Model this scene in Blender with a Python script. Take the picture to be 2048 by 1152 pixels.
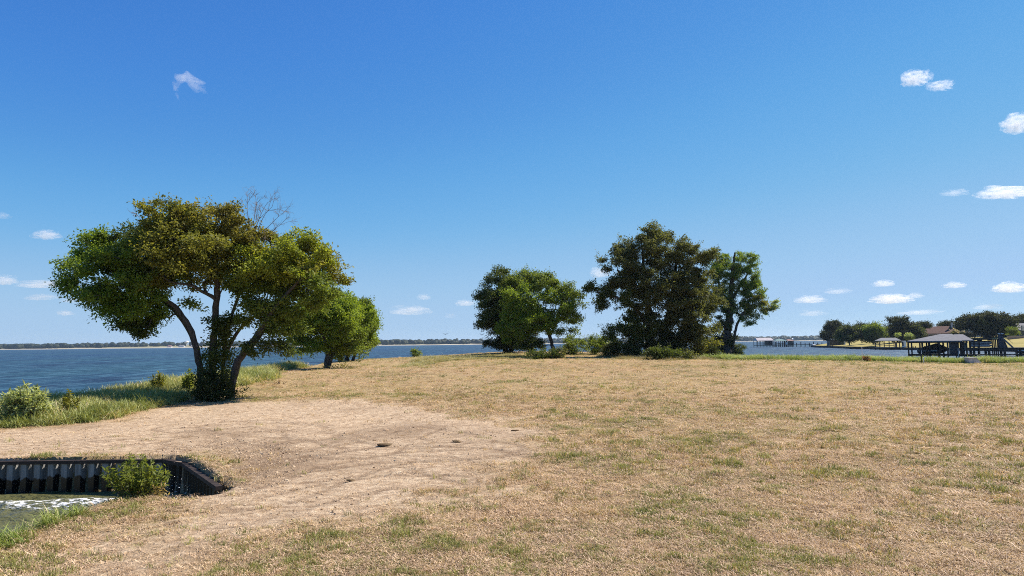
import bpy, math, random
import numpy as np
from mathutils import Vector, Matrix

for o in list(bpy.data.objects):
    bpy.data.objects.remove(o, do_unlink=True)
SC = bpy.context.scene
COL = SC.collection
rng = np.random.default_rng(7)
R = math.radians

# ------------------------------------------------------------------ camera
CAM_Z = 4.4
FPX = 1421.0                       # focal length in pixels of a 2048 wide frame
cam_d = bpy.data.cameras.new('camera')
cam_d.sensor_fit = 'HORIZONTAL'
cam_d.sensor_width = 36.0
cam_d.lens = 36.0 * FPX / 2048.0
cam_d.clip_start = 0.1
cam_d.clip_end = 40000
cam = bpy.data.objects.new('camera', cam_d)
COL.objects.link(cam)
CM = Matrix.Rotation(R(90 + 4.43), 3, 'X') @ Matrix.Rotation(R(-0.62), 3, 'Z')
cam.matrix_world = Matrix.Translation((0, 0, CAM_Z)) @ CM.to_4x4()
SC.camera = cam
CMn = np.array(CM)

# ------------------------------------------------------------------ light
SUN_EL, SUN_AZ = 48.0, 24.0        # azimuth measured from +X towards +Y
S = Vector((math.cos(R(SUN_EL)) * math.cos(R(SUN_AZ)), math.cos(R(SUN_EL)) * math.sin(R(SUN_AZ)), math.sin(R(SUN_EL))))
sun_d = bpy.data.lights.new('sun', 'SUN')
sun_d.energy = 5.0
sun_d.angle = R(0.53)
sun_d.color = (1.0, 0.92, 0.81)
sun = bpy.data.objects.new('sun', sun_d)
sun.rotation_euler = S.to_track_quat('Z', 'Y').to_euler()
sun.location = (60, 20, 80)
COL.objects.link(sun)

W = bpy.data.worlds.new('World')
SC.world = W
W.use_nodes = True
wn = W.node_tree.nodes
sky = wn.new('ShaderNodeTexSky')
sky.sky_type = 'NISHITA'
sky.sun_disc = False
sky.sun_elevation = R(SUN_EL)
sky.sun_rotation = R(90 - SUN_AZ)
sky.altitude = 100
sky.air_density = 0.7
sky.dust_density = 0.0
sky.ozone_density = 4.0
# the camera's own colour response to the sky: one tone curve per channel, the same over the whole dome
def vmul(a, k):
    nd = wn.new('ShaderNodeVectorMath')
    nd.operation = 'SCALE'
    nd.inputs['Scale'].default_value = k
    W.node_tree.links.new(a, nd.inputs[0])
    return nd.outputs[0]
cv = wn.new('ShaderNodeRGBCurve')
for ch, pts in enumerate(([(0, 0), (.088, .058), (.11, .078), (.163, .144), (.3, .31), (.63, .42), (1, .6)],
                          [(0, 0), (.163, .228), (.2, .279), (.288, .40), (.474, .53), (.714, .585), (1, .70)],
                          [(0, 0), (.2, .42), (.334, .65), (.395, .686), (.519, .752), (.671, .785), (1, .87)])):
    c = cv.mapping.curves[ch]
    while len(c.points) < len(pts):
        c.points.new(0.5, 0.5)
    for p, xy in zip(c.points, pts):
        p.location = xy
cv.mapping.update()
W.node_tree.links.new(vmul(sky.outputs[0], 0.1), cv.inputs['Color'])
W.node_tree.links.new(vmul(cv.outputs[0], 10.0), wn['Background'].inputs[0])
wn['Background'].inputs[1].default_value = 0.066
SC.view_settings.view_transform = 'Standard'
SC.view_settings.look = 'None'
SC.view_settings.exposure = 0.66
SC.view_settings.gamma = 1.0
SC.view_settings.use_curve_mapping = False
SC.render.engine = 'CYCLES'
SC.cycles.use_denoising = False
SC.cycles.sample_clamp_indirect = 1.5
SC.cycles.sample_clamp_direct = 3.0
SC.cycles.pixel_filter_type = 'BLACKMAN_HARRIS'
SC.cycles.filter_width = 1.0
SC.cycles.max_bounces = 6
SC.cycles.diffuse_bounces = 3
SC.cycles.glossy_bounces = 2
SC.cycles.transmission_bounces = 3
SC.cycles.transparent_max_bounces = 8
SC.cycles.volume_bounces = 3
SC.cycles.caustics_reflective = False
SC.cycles.caustics_refractive = False

# ------------------------------------------------------------------ pixel helper (positions read off the photograph)
def at(px, py, Y):
    """World point on the sight line of pixel (px, py) at depth Y."""
    d = CMn @ np.array([(px - 1024) / FPX, -(py - 576) / FPX, -1.0])
    return np.array([0, 0, CAM_Z]) + d * (Y / d[1])

def onz(px, py, z=0.0):
    d = CMn @ np.array([(px - 1024) / FPX, -(py - 576) / FPX, -1.0])
    return np.array([0, 0, CAM_Z]) + d * ((z - CAM_Z) / d[2])

# ------------------------------------------------------------------ noise
def _h(a, b, c, seed):
    n = (a.astype(np.int64) * 374761393 + b.astype(np.int64) * 668265263 + c.astype(np.int64) * 2147483647 + seed * 144269) & 0xFFFFFFFF
    n = ((n ^ (n >> 13)) * 1274126177) & 0xFFFFFFFF
    n = ((n ^ (n >> 16)) * 2246822519) & 0xFFFFFFFF
    return ((n ^ (n >> 15)) & 0xFFFF) / 65535.0

def noise3(p, f=1.0, seed=0):
    p = np.asarray(p, float) * f
    i = np.floor(p)
    t = p - i
    t = t * t * (3 - 2 * t)
    r = 0
    for dx in (0, 1):
        for dy in (0, 1):
            for dz in (0, 1):
                w = (t[..., 0] if dx else 1 - t[..., 0]) * (t[..., 1] if dy else 1 - t[..., 1]) * (t[..., 2] if dz else 1 - t[..., 2])
                r = r + w * _h(i[..., 0] + dx, i[..., 1] + dy, i[..., 2] + dz, seed)
    return r

def noise2(x, y, f=1.0, seed=0):
    return noise3(np.stack([x, y, np.full_like(x, 0.5)], -1) * np.array([f, f, 1.0]), 1.0, seed)

def fbm2(x, y, f, oc=4, seed=0):
    a, s, r = 1.0, 0.0, 0.0
    for k in range(oc):
        r = r + a * noise2(x, y, f, seed + k)
        s += a
        a *= 0.5
        f *= 2.03
    return r / s

def sstep(a, b, x):
    t = np.clip((x - a) / (b - a), 0, 1)
    return t * t * (3 - 2 * t)

# ------------------------------------------------------------------ materials
def mat(name, col=(0.5, 0.5, 0.5), rough=0.8, spec=0.3, metal=0.0):
    m = bpy.data.materials.new(name)
    m.use_nodes = True
    b = m.node_tree.nodes['Principled BSDF']
    b.inputs['Base Color'].default_value = (*col, 1)
    b.inputs['Roughness'].default_value = rough
    b.inputs['Specular IOR Level'].default_value = spec
    b.inputs['Metallic'].default_value = metal
    return m

class NB:
    """Small node builder."""
    def __init__(s, m):
        s.t = m.node_tree
        s.b = s.t.nodes['Principled BSDF']
        s.out = s.t.nodes['Material Output']
    def n(s, typ, **kw):
        nd = s.t.nodes.new(typ)
        for k, v in kw.items():
            setattr(nd, k, v)
        return nd
    def l(s, a, b):
        s.t.links.new(a, b)
    def noise(s, scale, detail=4, rough=0.55, vec=None, dist=0.0):
        nd = s.n('ShaderNodeTexNoise')
        nd.inputs['Scale'].default_value = scale
        nd.inputs['Detail'].default_value = detail
        nd.inputs['Roughness'].default_value = rough
        nd.inputs['Distortion'].default_value = dist
        if vec is not None:
            s.l(vec, nd.inputs['Vector'])
        return nd.outputs['Fac']
    def pos(s):
        return s.n('ShaderNodeNewGeometry').outputs['Position']
    def obj(s):
        return s.n('ShaderNodeTexCoord').outputs['Object']
    def scale(s, vec, sc):
        nd = s.n('ShaderNodeMapping')
        nd.inputs['Scale'].default_value = sc
        s.l(vec, nd.inputs['Vector'])
        return nd.outputs[0]
    def ramp(s, fac, stops, interp='LINEAR'):
        nd = s.n('ShaderNodeValToRGB')
        nd.color_ramp.interpolation = interp
        e = nd.color_ramp.elements
        while len(e) < len(stops):
            e.new(0.5)
        for i, (p, c) in enumerate(stops):
            e[i].position = p
            e[i].color = (c, c, c, 1) if not hasattr(c, '__len__') else (*c, 1)
        s.l(fac, nd.inputs[0])
        return nd.outputs[0]
    def mix(s, fac, a, b, typ='MIX'):
        nd = s.n('ShaderNodeMix', data_type='RGBA', blend_type=typ)
        for v, i in ((fac, 0), (a, 6), (b, 7)):
            if hasattr(v, 'is_linked'):
                s.l(v, nd.inputs[i])
            else:
                nd.inputs[i].default_value = v if not hasattr(v, '__len__') else (*v, 1)
        return nd.outputs[2]
    def math(s, op, a, b=0.0):
        nd = s.n('ShaderNodeMath', operation=op)
        for v, i in ((a, 0), (b, 1)):
            if hasattr(v, 'is_linked'):
                s.l(v, nd.inputs[i])
            else:
                nd.inputs[i].default_value = v
        return nd.outputs[0]
    def attr(s, name, typ='GEOMETRY', out='Fac'):
        nd = s.n('ShaderNodeAttribute', attribute_name=name, attribute_type=typ)
        return nd.outputs[out]
    def bump(s, h, strength=0.5, dist=0.02):
        nd = s.n('ShaderNodeBump')
        nd.inputs['Strength'].default_value = strength
        nd.inputs['Distance'].default_value = dist
        s.l(h, nd.inputs['Height'])
        s.l(nd.outputs[0], s.b.inputs['Normal'])
        return nd

def noisy(name, c1, c2, scale, rough=0.8, spec=0.3, bump=0.0, bdist=0.01, stretch=(1, 1, 1), world=True):
    m = mat(name, c1, rough, spec)
    q = NB(m)
    v = q.scale(q.pos() if world else q.obj(), stretch)
    f = q.noise(scale, 5, 0.6, v)
    q.l(q.ramp(f, [(0.3, c1), (0.7, c2)]), q.b.inputs['Base Color'])
    if bump:
        q.bump(f, bump, bdist)
    return m

def leaf_material(name, trans=0.3, rough=0.5, spec=0.35, typ='GEOMETRY'):
    m = mat(name, (0.08, 0.1, 0.03), rough, spec)
    q = NB(m)
    c = q.attr('tint', typ, 'Color')
    q.l(c, q.b.inputs['Base Color'])
    tr = q.n('ShaderNodeBsdfTranslucent')
    cc = q.mix(1.0, c, (1.3, 1.25, 0.6), 'MULTIPLY')
    q.l(cc, tr.inputs['Color'])
    mx = q.n('ShaderNodeMixShader')
    mx.inputs[0].default_value = trans
    q.l(q.b.outputs[0], mx.inputs[1])
    q.l(tr.outputs[0], mx.inputs[2])
    q.l(mx.outputs[0], q.out.inputs['Surface'])
    return m

M = {}
M['leaf'] = leaf_material('foliage', 0.48, 0.55, 0.22)
M['grass'] = leaf_material('grass_blade', 0.25, 0.6, 0.25, 'INSTANCER')
M['bark'] = noisy('bark', (0.028, 0.024, 0.020), (0.115, 0.102, 0.088), 9, 0.9, 0.15, 0.8, 0.03, (1, 1, 0.25))
M['bark_dark'] = noisy('bark_dark', (0.03, 0.025, 0.02), (0.10, 0.085, 0.07), 9, 0.9, 0.15, 0.8, 0.03, (1, 1, 0.25))
M['twig'] = noisy('dry_twig', (0.16, 0.12, 0.10), (0.30, 0.24, 0.2), 6, 0.9, 0.1)

# ------------------------------------------------------------------ mesh helpers
def mesh_np(name, V, F, material=None, smooth=False):
    V = np.ascontiguousarray(V, dtype=np.float32)
    F = np.ascontiguousarray(F, dtype=np.int32)
    me = bpy.data.meshes.new(name)
    n, (m, k) = len(V), F.shape
    me.vertices.add(n)
    me.vertices.foreach_set('co', V.ravel())
    me.loops.add(m * k)
    me.loops.foreach_set('vertex_index', F.ravel())
    me.polygons.add(m)
    me.polygons.foreach_set('loop_start', np.arange(0, m * k, k, dtype=np.int32))
    if smooth:
        me.polygons.foreach_set('use_smooth', np.ones(m, dtype=bool))
    me.update(calc_edges=True)
    if material:
        me.materials.append(material)
    return me

def set_attr(me, name, data, typ='FLOAT', dom='POINT'):
    a = me.attributes.new(name, typ, dom)
    data = np.ascontiguousarray(data, dtype=np.float32)
    a.data.foreach_set({'FLOAT': 'value', 'FLOAT_COLOR': 'color', 'FLOAT_VECTOR': 'vector'}[typ], data.ravel())

def link(name, me, parent=None, loc=None):
    o = bpy.data.objects.new(name, me)
    COL.objects.link(o)
    if parent is not None:
        o.parent = parent
    if loc is not None:
        o.location = loc
    return o

def tag(o, label=None, cat=None, group=None, kind=None):
    for k, v in (('label', label), ('category', cat), ('group', group), ('kind', kind)):
        if v:
            o[k] = v
    return o

def thing(name, label, cat, loc=(0, 0, 0), group=None):
    o = bpy.data.objects.new(name, None)
    o.empty_display_size = 0.3
    COL.objects.link(o)
    o.location = [float(v) for v in loc]
    return tag(o, label, cat, group)

def part(name, V, F, m, parent, smooth=False):
    """A mesh in world coordinates hung under a parent thing."""
    base = np.zeros(3)
    p = parent
    while p is not None:
        base = base + np.array(p.location)
        p = p.parent
    me = bpy.data.meshes.new(name)
    me.from_pydata([tuple(np.asarray(v, float) - base) for v in V], [], [tuple(int(i) for i in f) for f in F])
    if smooth:
        for pl in me.polygons:
            pl.use_smooth = True
    me.materials.append(m)
    me.update()
    return link(name, me, parent)

BOXF = [(0, 3, 2, 1), (4, 5, 6, 7), (0, 1, 5, 4), (1, 2, 6, 5), (2, 3, 7, 6), (3, 0, 4, 7)]
def boxv(x0, x1, y0, y1, z0, z1):
    return [(x0, y0, z0), (x1, y0, z0), (x1, y1, z0), (x0, y1, z0), (x0, y0, z1), (x1, y0, z1), (x1, y1, z1), (x0, y1, z1)]
def box(name, parent, m, x0, x1, y0, y1, z0, z1):
    return part(name, boxv(x0, x1, y0, y1, z0, z1), BOXF, m, parent)
def bar(name, parent, m, a, b, w=0.1, h=None):
    """A square bar from a to b."""
    a, b = Vector([float(v) for v in a]), Vector([float(v) for v in b])
    h = h or w
    d = (b - a).normalized()
    u = d.cross(Vector((0, 0, 1)))
    u = u.normalized() if u.length > 1e-4 else Vector((1, 0, 0))
    v = u.cross(d).normalized()
    V = []
    for p in (a, b):
        V += [p - u * w / 2 - v * h / 2, p + u * w / 2 - v * h / 2, p + u * w / 2 + v * h / 2, p - u * w / 2 + v * h / 2]
    return part(name, V, BOXF, m, parent)
def hip(name, parent, m, x0, x1, y0, y1, z0, z1, rx0, rx1, th=0.18):
    """A hip roof with a ridge from rx0 to rx1 and a fascia of thickness th."""
    ym = (y0 + y1) / 2
    V = [(x0, y0, z0), (x1, y0, z0), (x1, y1, z0), (x0, y1, z0), (x0, y0, z0 + th), (x1, y0, z0 + th), (x1, y1, z0 + th), (x0, y1, z0 + th), (rx0, ym, z1), (rx1, ym, z1)]
    F = [(0, 3, 2, 1), (0, 1, 5, 4), (1, 2, 6, 5), (2, 3, 7, 6), (3, 0, 4, 7), (4, 5, 9, 8), (6, 7, 8, 9), (5, 6, 9), (7, 4, 8)]
    return part(name, V, F, m, parent)
def lathe(name, parent, m, c, prof, n=14, smooth=True):
    V, F = [], []
    for r, z in prof:
        for i in range(n):
            a = 2 * math.pi * i / n
            V.append((c[0] + r * math.cos(a), c[1] + r * math.sin(a), c[2] + z))
    for k in range(len(prof) - 1):
        for i in range(n):
            j = (i + 1) % n
            F.append((k * n + i, k * n + j, k * n + n + j, k * n + n + i))
    F.append(tuple(range(n))[::-1])
    F.append(tuple((len(prof) - 1) * n + i for i in range(n)))
    return part(name, V, F, m, parent, smooth)

def tubes(chains, sides=6):
    """Chains of (points, radii) as one vertex/quad array."""
    Vs, Fs, off = [], [], 0
    for P, r in chains:
        P = np.asarray(P, float)
        r = np.asarray(r, float)
        n = len(P)
        if n < 2:
            continue
        ns = sides if r[0] > 0.05 else (5 if r[0] > 0.025 else 3)
        T = np.gradient(P, axis=0)
        T /= np.linalg.norm(T, axis=1, keepdims=True) + 1e-9
        up = np.array([0.31, 0.17, 0.93]) if abs(T[0, 2]) < 0.9 else np.array([1.0, 0.1, 0])
        U = np.cross(T, up)
        U /= np.linalg.norm(U, axis=1, keepdims=True) + 1e-9
        Wv = np.cross(T, U)
        a = np.linspace(0, 2 * np.pi, ns, endpoint=False)
        ring = P[:, None, :] + r[:, None, None] * (np.cos(a)[None, :, None] * U[:, None, :] + np.sin(a)[None, :, None] * Wv[:, None, :])
        Vs.append(ring.reshape(-1, 3))
        k, i = np.meshgrid(np.arange(n - 1), np.arange(ns), indexing='ij')
        j = (i + 1) % ns
        Fs.append(np.stack([k * ns + i, k * ns + j, (k + 1) * ns + j, (k + 1) * ns + i], -1).reshape(-1, 4) + off)
        off += n * ns
    return np.concatenate(Vs), np.concatenate(Fs)

# ------------------------------------------------------------------ terrain
WALL_L = np.array([-46.0, 21.35]); CORNER = np.array([-10.55, 21.9]); WING = np.array([-7.25, 17.8])
NAT = [(-46, 21.35), (-47, 24), (-42, 29), (-35, 34), (-30, 41), (-27, 49), (-26, 60), (-27, 75), (-26, 92), (-23, 108), (-14, 120), (4, 126),
       (20, 120), (29, 106), (38, 97), (60, 94), (92, 95), (135, 97), (260, 90), (260, -80), (-60, -80), (-60, 10), (-30, 11.6), (-17, 13.2),
       (-12.5, 14.2), (-10.9, 14.9), (-10.2, 15.4), (-9.6, 15.9), (-8.95, 16.55), (-8.2, 16.6), (-7.5, 16.45), (-7.1, 16.7), (-7.25, 17.8)]
NAT = np.array(NAT, float)
KINK = np.array([-9.62, 21.22])
LAND = np.vstack([NAT, KINK, CORNER])
def seg_dist(x, y, a, b):
    ab = b - a
    t = np.clip(((x - a[0]) * ab[0] + (y - a[1]) * ab[1]) / (ab @ ab), 0, 1)
    return np.hypot(x - a[0] - t * ab[0], y - a[1] - t * ab[1])
def wall_d(x, y):
    return np.minimum(np.minimum(seg_dist(x, y, WALL_L, CORNER), seg_dist(x, y, CORNER, KINK)), seg_dist(x, y, KINK, WING))
def inside(x, y, poly):
    r = np.zeros(x.shape, bool)
    for i in range(len(poly)):
        (x0, y0), (x1, y1) = poly[i], poly[i - 1]
        if y0 != y1:
            r ^= ((y0 > y) != (y1 > y)) & (x < (x1 - x0) * (y - y0) / (y1 - y0) + x0)
    return r
def poly_sd(x, y, poly):
    poly = np.asarray(poly, float)
    d = np.full(x.shape, 1e9)
    for i in range(len(poly)):
        d = np.minimum(d, seg_dist(x, y, poly[i - 1], poly[i]))
    return np.where(inside(x, y, poly), d, -d)
def line_d(x, y, pl):
    d = np.full(x.shape, 1e9)
    for i in range(1, len(pl)):
        d = np.minimum(d, seg_dist(x, y, np.asarray(pl[i - 1], float), np.asarray(pl[i], float)))
    return d

CTRL = np.array([(0, 0, 1.2), (0, 10, 1.2), (12, 10, 1.25), (-7, 12, 1.0), (-12, 8, 1.0), (-12, 23, 1.0), (-20, 24, .95), (-30, 25, .9), (-20, 32, 0.88), (-19, 42, 1.1), (-25, 36, 0.85),
                 (-6.9, 17.3, 1.04), (-7.6, 19.6, 1.12), (-10.3, 22.6, 1.1), (-8, 25, 1.05), (0, 25, 1.25), (15, 25, 1.35), (0, 45, 1.65), (-10, 45, 1.4), (22, 50, 1.5), (45, 60, 1.4), (60, 86, 1.3), (35, 90, 1.65),
                 (90, 90, 1.15), (17, 77, 2.4), (28, 80, 2.15), (-20, 76, 2.0), (-23, 60, 1.95), (-23, 50, 1.8), (-24, 42, 1.3), (-10, 92, 2.6), (2, 108, 3.05), (5, 80, 2.5), (-18, 103, 2.3), (100, 50, 1.3),
                 (150, 80, 1.2), (60, 20, 1.4), (0, -40, 1.2), (-8, 68, 2.1)], float)
def zland(x, y):
    num = den = 0
    for cx, cy, cz in CTRL:
        w = 1.0 / (((x - cx) ** 2 + (y - cy) ** 2) + 9.0) ** 1.6
        num = num + w * cz
        den = den + w
    return num / den

def H0(x, y):
    x = np.asarray(x, float); y = np.asarray(y, float)
    ins = inside(x, y, LAND)
    dn = line_d(x, y, NAT)
    dw = wall_d(x, y)
    dwe = np.hypot(x - WING[0], y - WING[1])
    nb_ = 1 - sstep(17.2, 19, y)
    w = 0.5 + 2.6 * sstep(1.9, 7, dwe) * (1 - nb_) + nb_ * 4.6 * (1 - sstep(-9.5, -8.5, x))
    z = zland(x, y) * (sstep(-0.15, 1.0, dn / w) * 0.95 + 0.05)
    z = z + 0.08 * np.exp(-dw / 0.3) + 0.10 * np.exp(-(dwe / 0.45) ** 2)
    z = np.where(dw < 0.05, -0.9, z)
    zo = -0.25 - 1.2 * sstep(0, 5, np.minimum(dn, dw + 3)) - 1.0 * sstep(5, 60, dn)
    return np.where(ins, z, zo)

def gp(px, py):
    """Where the sight line of a pixel meets the ground."""
    t = np.geomspace(5, 140, 1200)
    d = CMn @ np.array([(px - 1024) / FPX, -(py - 576) / FPX, -1.0])
    d = d / d[1]
    P = np.array([0, 0, CAM_Z])[None] + t[:, None] * d[None]
    h = H0(P[:, 0], P[:, 1])
    k = np.argmax(P[:, 2] <= h)
    if P[k, 2] > h[k]:
        k = len(t) - 1
    return np.array([P[k, 0], P[k, 1], h[k]])
def gxy(pts):
    return [gp(*p)[:2] for p in pts]

DIRT = gxy([(-300, 880), (0, 862), (110, 852), (230, 838), (340, 815), (470, 806), (640, 800), (800, 806), (900, 820), (985, 838), (1060, 850), (1105, 880), (1095, 915), (1040, 945),
            (1025, 990), (900, 1010), (760, 1025), (600, 1060), (430, 1105), (270, 1135), (200, 1110), (270, 1050), (340, 1008), (446, 972), (340, 915), (0, 925), (-300, 930)])
RUTS = [gxy(p) for p in ([(395, 852), (520, 858), (640, 868), (760, 862), (860, 880)], [(440, 930), (560, 905), (650, 893), (735, 880), (800, 860)], [(470, 990), (560, 960), (680, 925), (800, 905), (930, 900)],
                         [(500, 905), (580, 880), (560, 862), (480, 850)], [(620, 940), (760, 910), (900, 915), (1000, 940)], [(470, 1010), (600, 975), (760, 950), (930, 950), (1040, 930)], [(430, 880), (520, 872), (620, 880), (700, 900)], [(0, 890), (150, 880), (300, 868), (470, 858)], [(0, 905), (180, 895), (330, 885)])]
CLODS = gxy([(330, 905), (420, 880), (560, 890), (640, 910), (560, 960), (470, 990), (445, 960)])
FARSTRIP = [(-24, 40)]

def fields(x, y):
    """dirt, green, moist masks over the ground."""
    n = fbm2(x, y, 0.55, 4, 3)
    sd = poly_sd(x, y, DIRT)
    dirt = sstep(-1.6, 1.4, sd + (n - 0.5) * 5.5 + (fbm2(x, y, 2.4, 3, 13) - 0.5) * 2.5)
    rut = np.full(x.shape, 1e9)
    for r in RUTS:
        d = line_d(x, y, r)
        rut = np.minimum(rut, np.minimum(np.abs(d), np.abs(d - 1.7)))
    rutm = np.exp(-(rut / 0.11) ** 2) * sstep(0.30, 0.5, fbm2(x, y, 0.5, 3, 11))
    clod = sstep(-1.0, 0.8, poly_sd(x, y, CLODS) + (n - 0.5) * 2)
    g = fbm2(x, y, 0.35, 5, 21) * 0.6 + fbm2(x, y, 1.6, 3, 31) * 0.4
    near = 1 - sstep(16, 34, y)
    right = sstep(6, 30, x) * sstep(30, 60, y)
    green = sstep(0.47, 0.62, g + 0.05 * near + 0.05 * right - 0.05) * (1 - dirt)
    moist = sstep(0.5, 0.75, fbm2(x, y, 0.25, 4, 41)) * dirt
    return dirt, green, moist, rutm * dirt, clod * dirt

def H(x, y):
    x = np.asarray(x, float); y = np.asarray(y, float)
    z = H0(x, y)
    dirt, green, moist, rutm, clod = fields(x, y)
    on = sstep(0.15, 0.6, z)
    z = z + on * ((fbm2(x, y, 0.5, 3, 51) - 0.5) * 0.16 + (fbm2(x, y, 3.0, 3, 61) - 0.5) * (0.035 + 0.05 * clod) - 0.035 * rutm + 0.02 * green)
    return z

xs = np.concatenate([[-9000, -4000, -1500, -600, -250, -120], np.arange(-80, -22, 0.8), np.arange(-22, 18, 0.14), np.arange(18, 60, 0.4), np.arange(60, 262, 1.6), [300, 600, 1500, 4000, 9000]])
ys = np.concatenate([[-3000, -600, -200], np.arange(-80, 6, 2.5), np.arange(6, 26, 0.13), np.arange(26, 52, 0.26), np.arange(52, 130, 0.55), np.arange(132, 180, 4), [250, 500, 1200, 2600, 9000]])
gx, gy = np.meshgrid(xs, ys)
gz = H(gx.ravel(), gy.ravel())
dirt, green, moist, rutm, clod = fields(gx.ravel(), gy.ravel())
nx, ny = len(xs), len(ys)
ii, jj = np.meshgrid(np.arange(ny - 1), np.arange(nx - 1), indexing='ij')
GF = np.stack([ii * nx + jj, ii * nx + jj + 1, (ii + 1) * nx + jj + 1, (ii + 1) * nx + jj], -1).reshape(-1, 4)

m = mat('ground_soil_and_dry_grass', (0.4, 0.3, 0.2), 0.95, 0.1)
q = NB(m)
P = q.pos()
fine = q.noise(26, 4, 0.72, P, 0.5)
mid = q.noise(5, 5, 0.65, P)
big = q.noise(0.35, 5, 0.6, P)
streak = q.noise(2.2, 4, 0.6, q.scale(P, (0.6, 2.2, 1)))
straw = q.ramp(fine, [(0.38, (0.075, 0.052, 0.024)), (0.50, (0.33, 0.235, 0.115)), (0.62, (0.66, 0.52, 0.29))])
straw2 = q.ramp(mid, [(0.36, (0.19, 0.13, 0.055)), (0.64, (0.58, 0.41, 0.20))])
straw = q.mix(0.38, straw, straw2)
straw = q.mix(q.ramp(big, [(0.42, 0.0), (0.62, 1.0)]), straw, q.mix(0.5, straw, (0.46, 0.29, 0.17)))
grn = q.ramp(fine, [(0.3, (0.06, 0.065, 0.02)), (0.7, (0.22, 0.19, 0.07))])
soil = q.ramp(mid, [(0.30, (0.31, 0.21, 0.13)), (0.5, (0.54, 0.39, 0.25)), (0.70, (0.76, 0.595, 0.41))])
soil = q.mix(q.ramp(fine, [(0.38, 0.6), (0.50, 0.0)]), soil, (0.24, 0.155, 0.09))
soil = q.mix(q.ramp(streak, [(0.5, 0.0), (0.68, 0.55)]), soil, (0.66, 0.52, 0.35))
soil = q.mix(q.math('MULTIPLY', q.attr('moist'), 0.75), soil, (0.27, 0.185, 0.115))
soil = q.mix(q.ramp(q.noise(1.1, 6, 0.7, q.scale(P, (1, 1.5, 1)), 0.8), [(0.54, 0.0), (0.64, 0.6)]), soil, (0.30, 0.20, 0.125))
soil = q.mix(q.math('MULTIPLY', q.attr('rut'), 0.55), soil, (0.17, 0.11, 0.068))
soil = q.mix(q.math('MULTIPLY', q.attr('clod'), q.ramp(fine, [(0.4, 0.7), (0.55, 0.1)])), soil, (0.2, 0.13, 0.08))
c = q.mix(q.math('MULTIPLY', q.attr('green'), 0.6), straw, grn)
c = q.mix(q.ramp(q.noise(0.13, 5, 0.65, P), [(0.40, 0.0), (0.62, 0.5)]), c, q.mix(0.6, c, (0.30, 0.24, 0.085)))
c = q.mix(q.attr('dirt'), c, soil)
q.l(c, q.b.inputs['Base Color'])
hgt = q.math('ADD', q.math('MULTIPLY', fine, 0.6), mid)
q.bump(hgt, 1.0, 0.08)
M['ground'] = m
me = mesh_np('ground', np.stack([gx.ravel(), gy.ravel(), gz], -1), GF, m, True)
for nm, d in (('dirt', dirt), ('green', green), ('moist', moist), ('rut', rutm), ('clod', clod)):
    set_attr(me, nm, d)
tag(link('ground', me), kind='structure')

# ------------------------------------------------------------------ water
wx = np.concatenate([[-9000, -3000, -1000, -400, -150, -80], np.arange(-40, -20, 0.5), np.arange(-20, -5, 0.09), [0, 60, 200, 600, 2000, 9000]])
wy = np.concatenate([[-60, 0, 10], np.arange(13, 22.6, 0.09), [24, 27, 35, 60, 120, 300, 900, 2500, 9000]])
X, Y = np.meshgrid(wx, wy)
X, Y = X.ravel(), Y.ravel()
cov = sstep(12.5, 14, Y) * (1 - sstep(22.0, 22.6, Y)) * (1 - sstep(-6, -5, X)) * sstep(-40, -30, X)
crest = 20.1 + 0.3 * np.sin(X * 0.7 + 1.0) + 0.5 * (fbm2(X, Y, 0.45, 2, 5) - 0.5) + (X + 12) * 0.04
dc = Y - crest
wz = 0.17 * np.exp(-np.where(dc > 0, dc / 0.75, dc / 0.38) ** 2) + 0.10 * np.sin((Y - 0.2 * X) * 3.1 + 3 * fbm2(X, Y, 0.5, 2, 8)) + (fbm2(X, Y, 1.3, 4, 9) - 0.5) * 0.16
wz *= cov
endf = 1 - sstep(-10.9, -9.6, X)
foam = np.exp(-((dc + 0.1) / 0.27) ** 2) * endf * (0.35 + 0.75 * sstep(-17, -13, X))
foam = np.maximum(foam, 0.8 * np.exp(-((Y - 21.55) / 0.12) ** 2) * sstep(0.5, 0.7, fbm2(X, Y, 0.7, 2, 77))) * cov
nwx, nwy = len(wx), len(wy)
ii, jj = np.meshgrid(np.arange(nwy - 1), np.arange(nwx - 1), indexing='ij')
WF = np.stack([ii * nwx + jj, ii * nwx + jj + 1, (ii + 1) * nwx + jj + 1, (ii + 1) * nwx + jj], -1).reshape(-1, 4)
m = mat('lake_water', (0.045, 0.055, 0.03), 0.12, 0.5)
q = NB(m)
P = q.pos()
w1 = q.noise(0.55, 5, 0.62, q.scale(P, (0.7, 1.3, 1)), 0.4)
w2 = q.noise(3.2, 5, 0.65, q.scale(P, (0.8, 1.4, 1)))
w3 = q.noise(1.0, 5, 0.6, q.scale(P, (0.010, 0.0025, 1)))
w4 = q.noise(1.0, 6, 0.75, q.scale(P, (0.09, 0.018, 1)), 0.3)
w5 = q.noise(1.0, 6, 0.78, q.scale(P, (0.40, 0.10, 1)), 0.3)
hh = q.math('ADD', q.math('MULTIPLY', w1, 1.0), q.math('MULTIPLY', w2, 0.22))
bp = q.bump(hh, 1.0, 0.6)
fo = q.noise(5, 6, 0.72, q.scale(P, (0.55, 1.8, 1)), 0.9)
fo2 = q.math('MULTIPLY', q.attr('foam'), q.ramp(fo, [(0.46, 0.0), (0.60, 1.0)]))
fm = q.ramp(fo2, [(0.2, 0.0), (0.6, 1.0)])
lake = q.mix(q.ramp(w3, [(0.35, 0.0), (0.65, 1.0)]), (0.007, 0.042, 0.108), (0.016, 0.066, 0.098))  # reflected sky blue is put into the open lake's body colour
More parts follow.
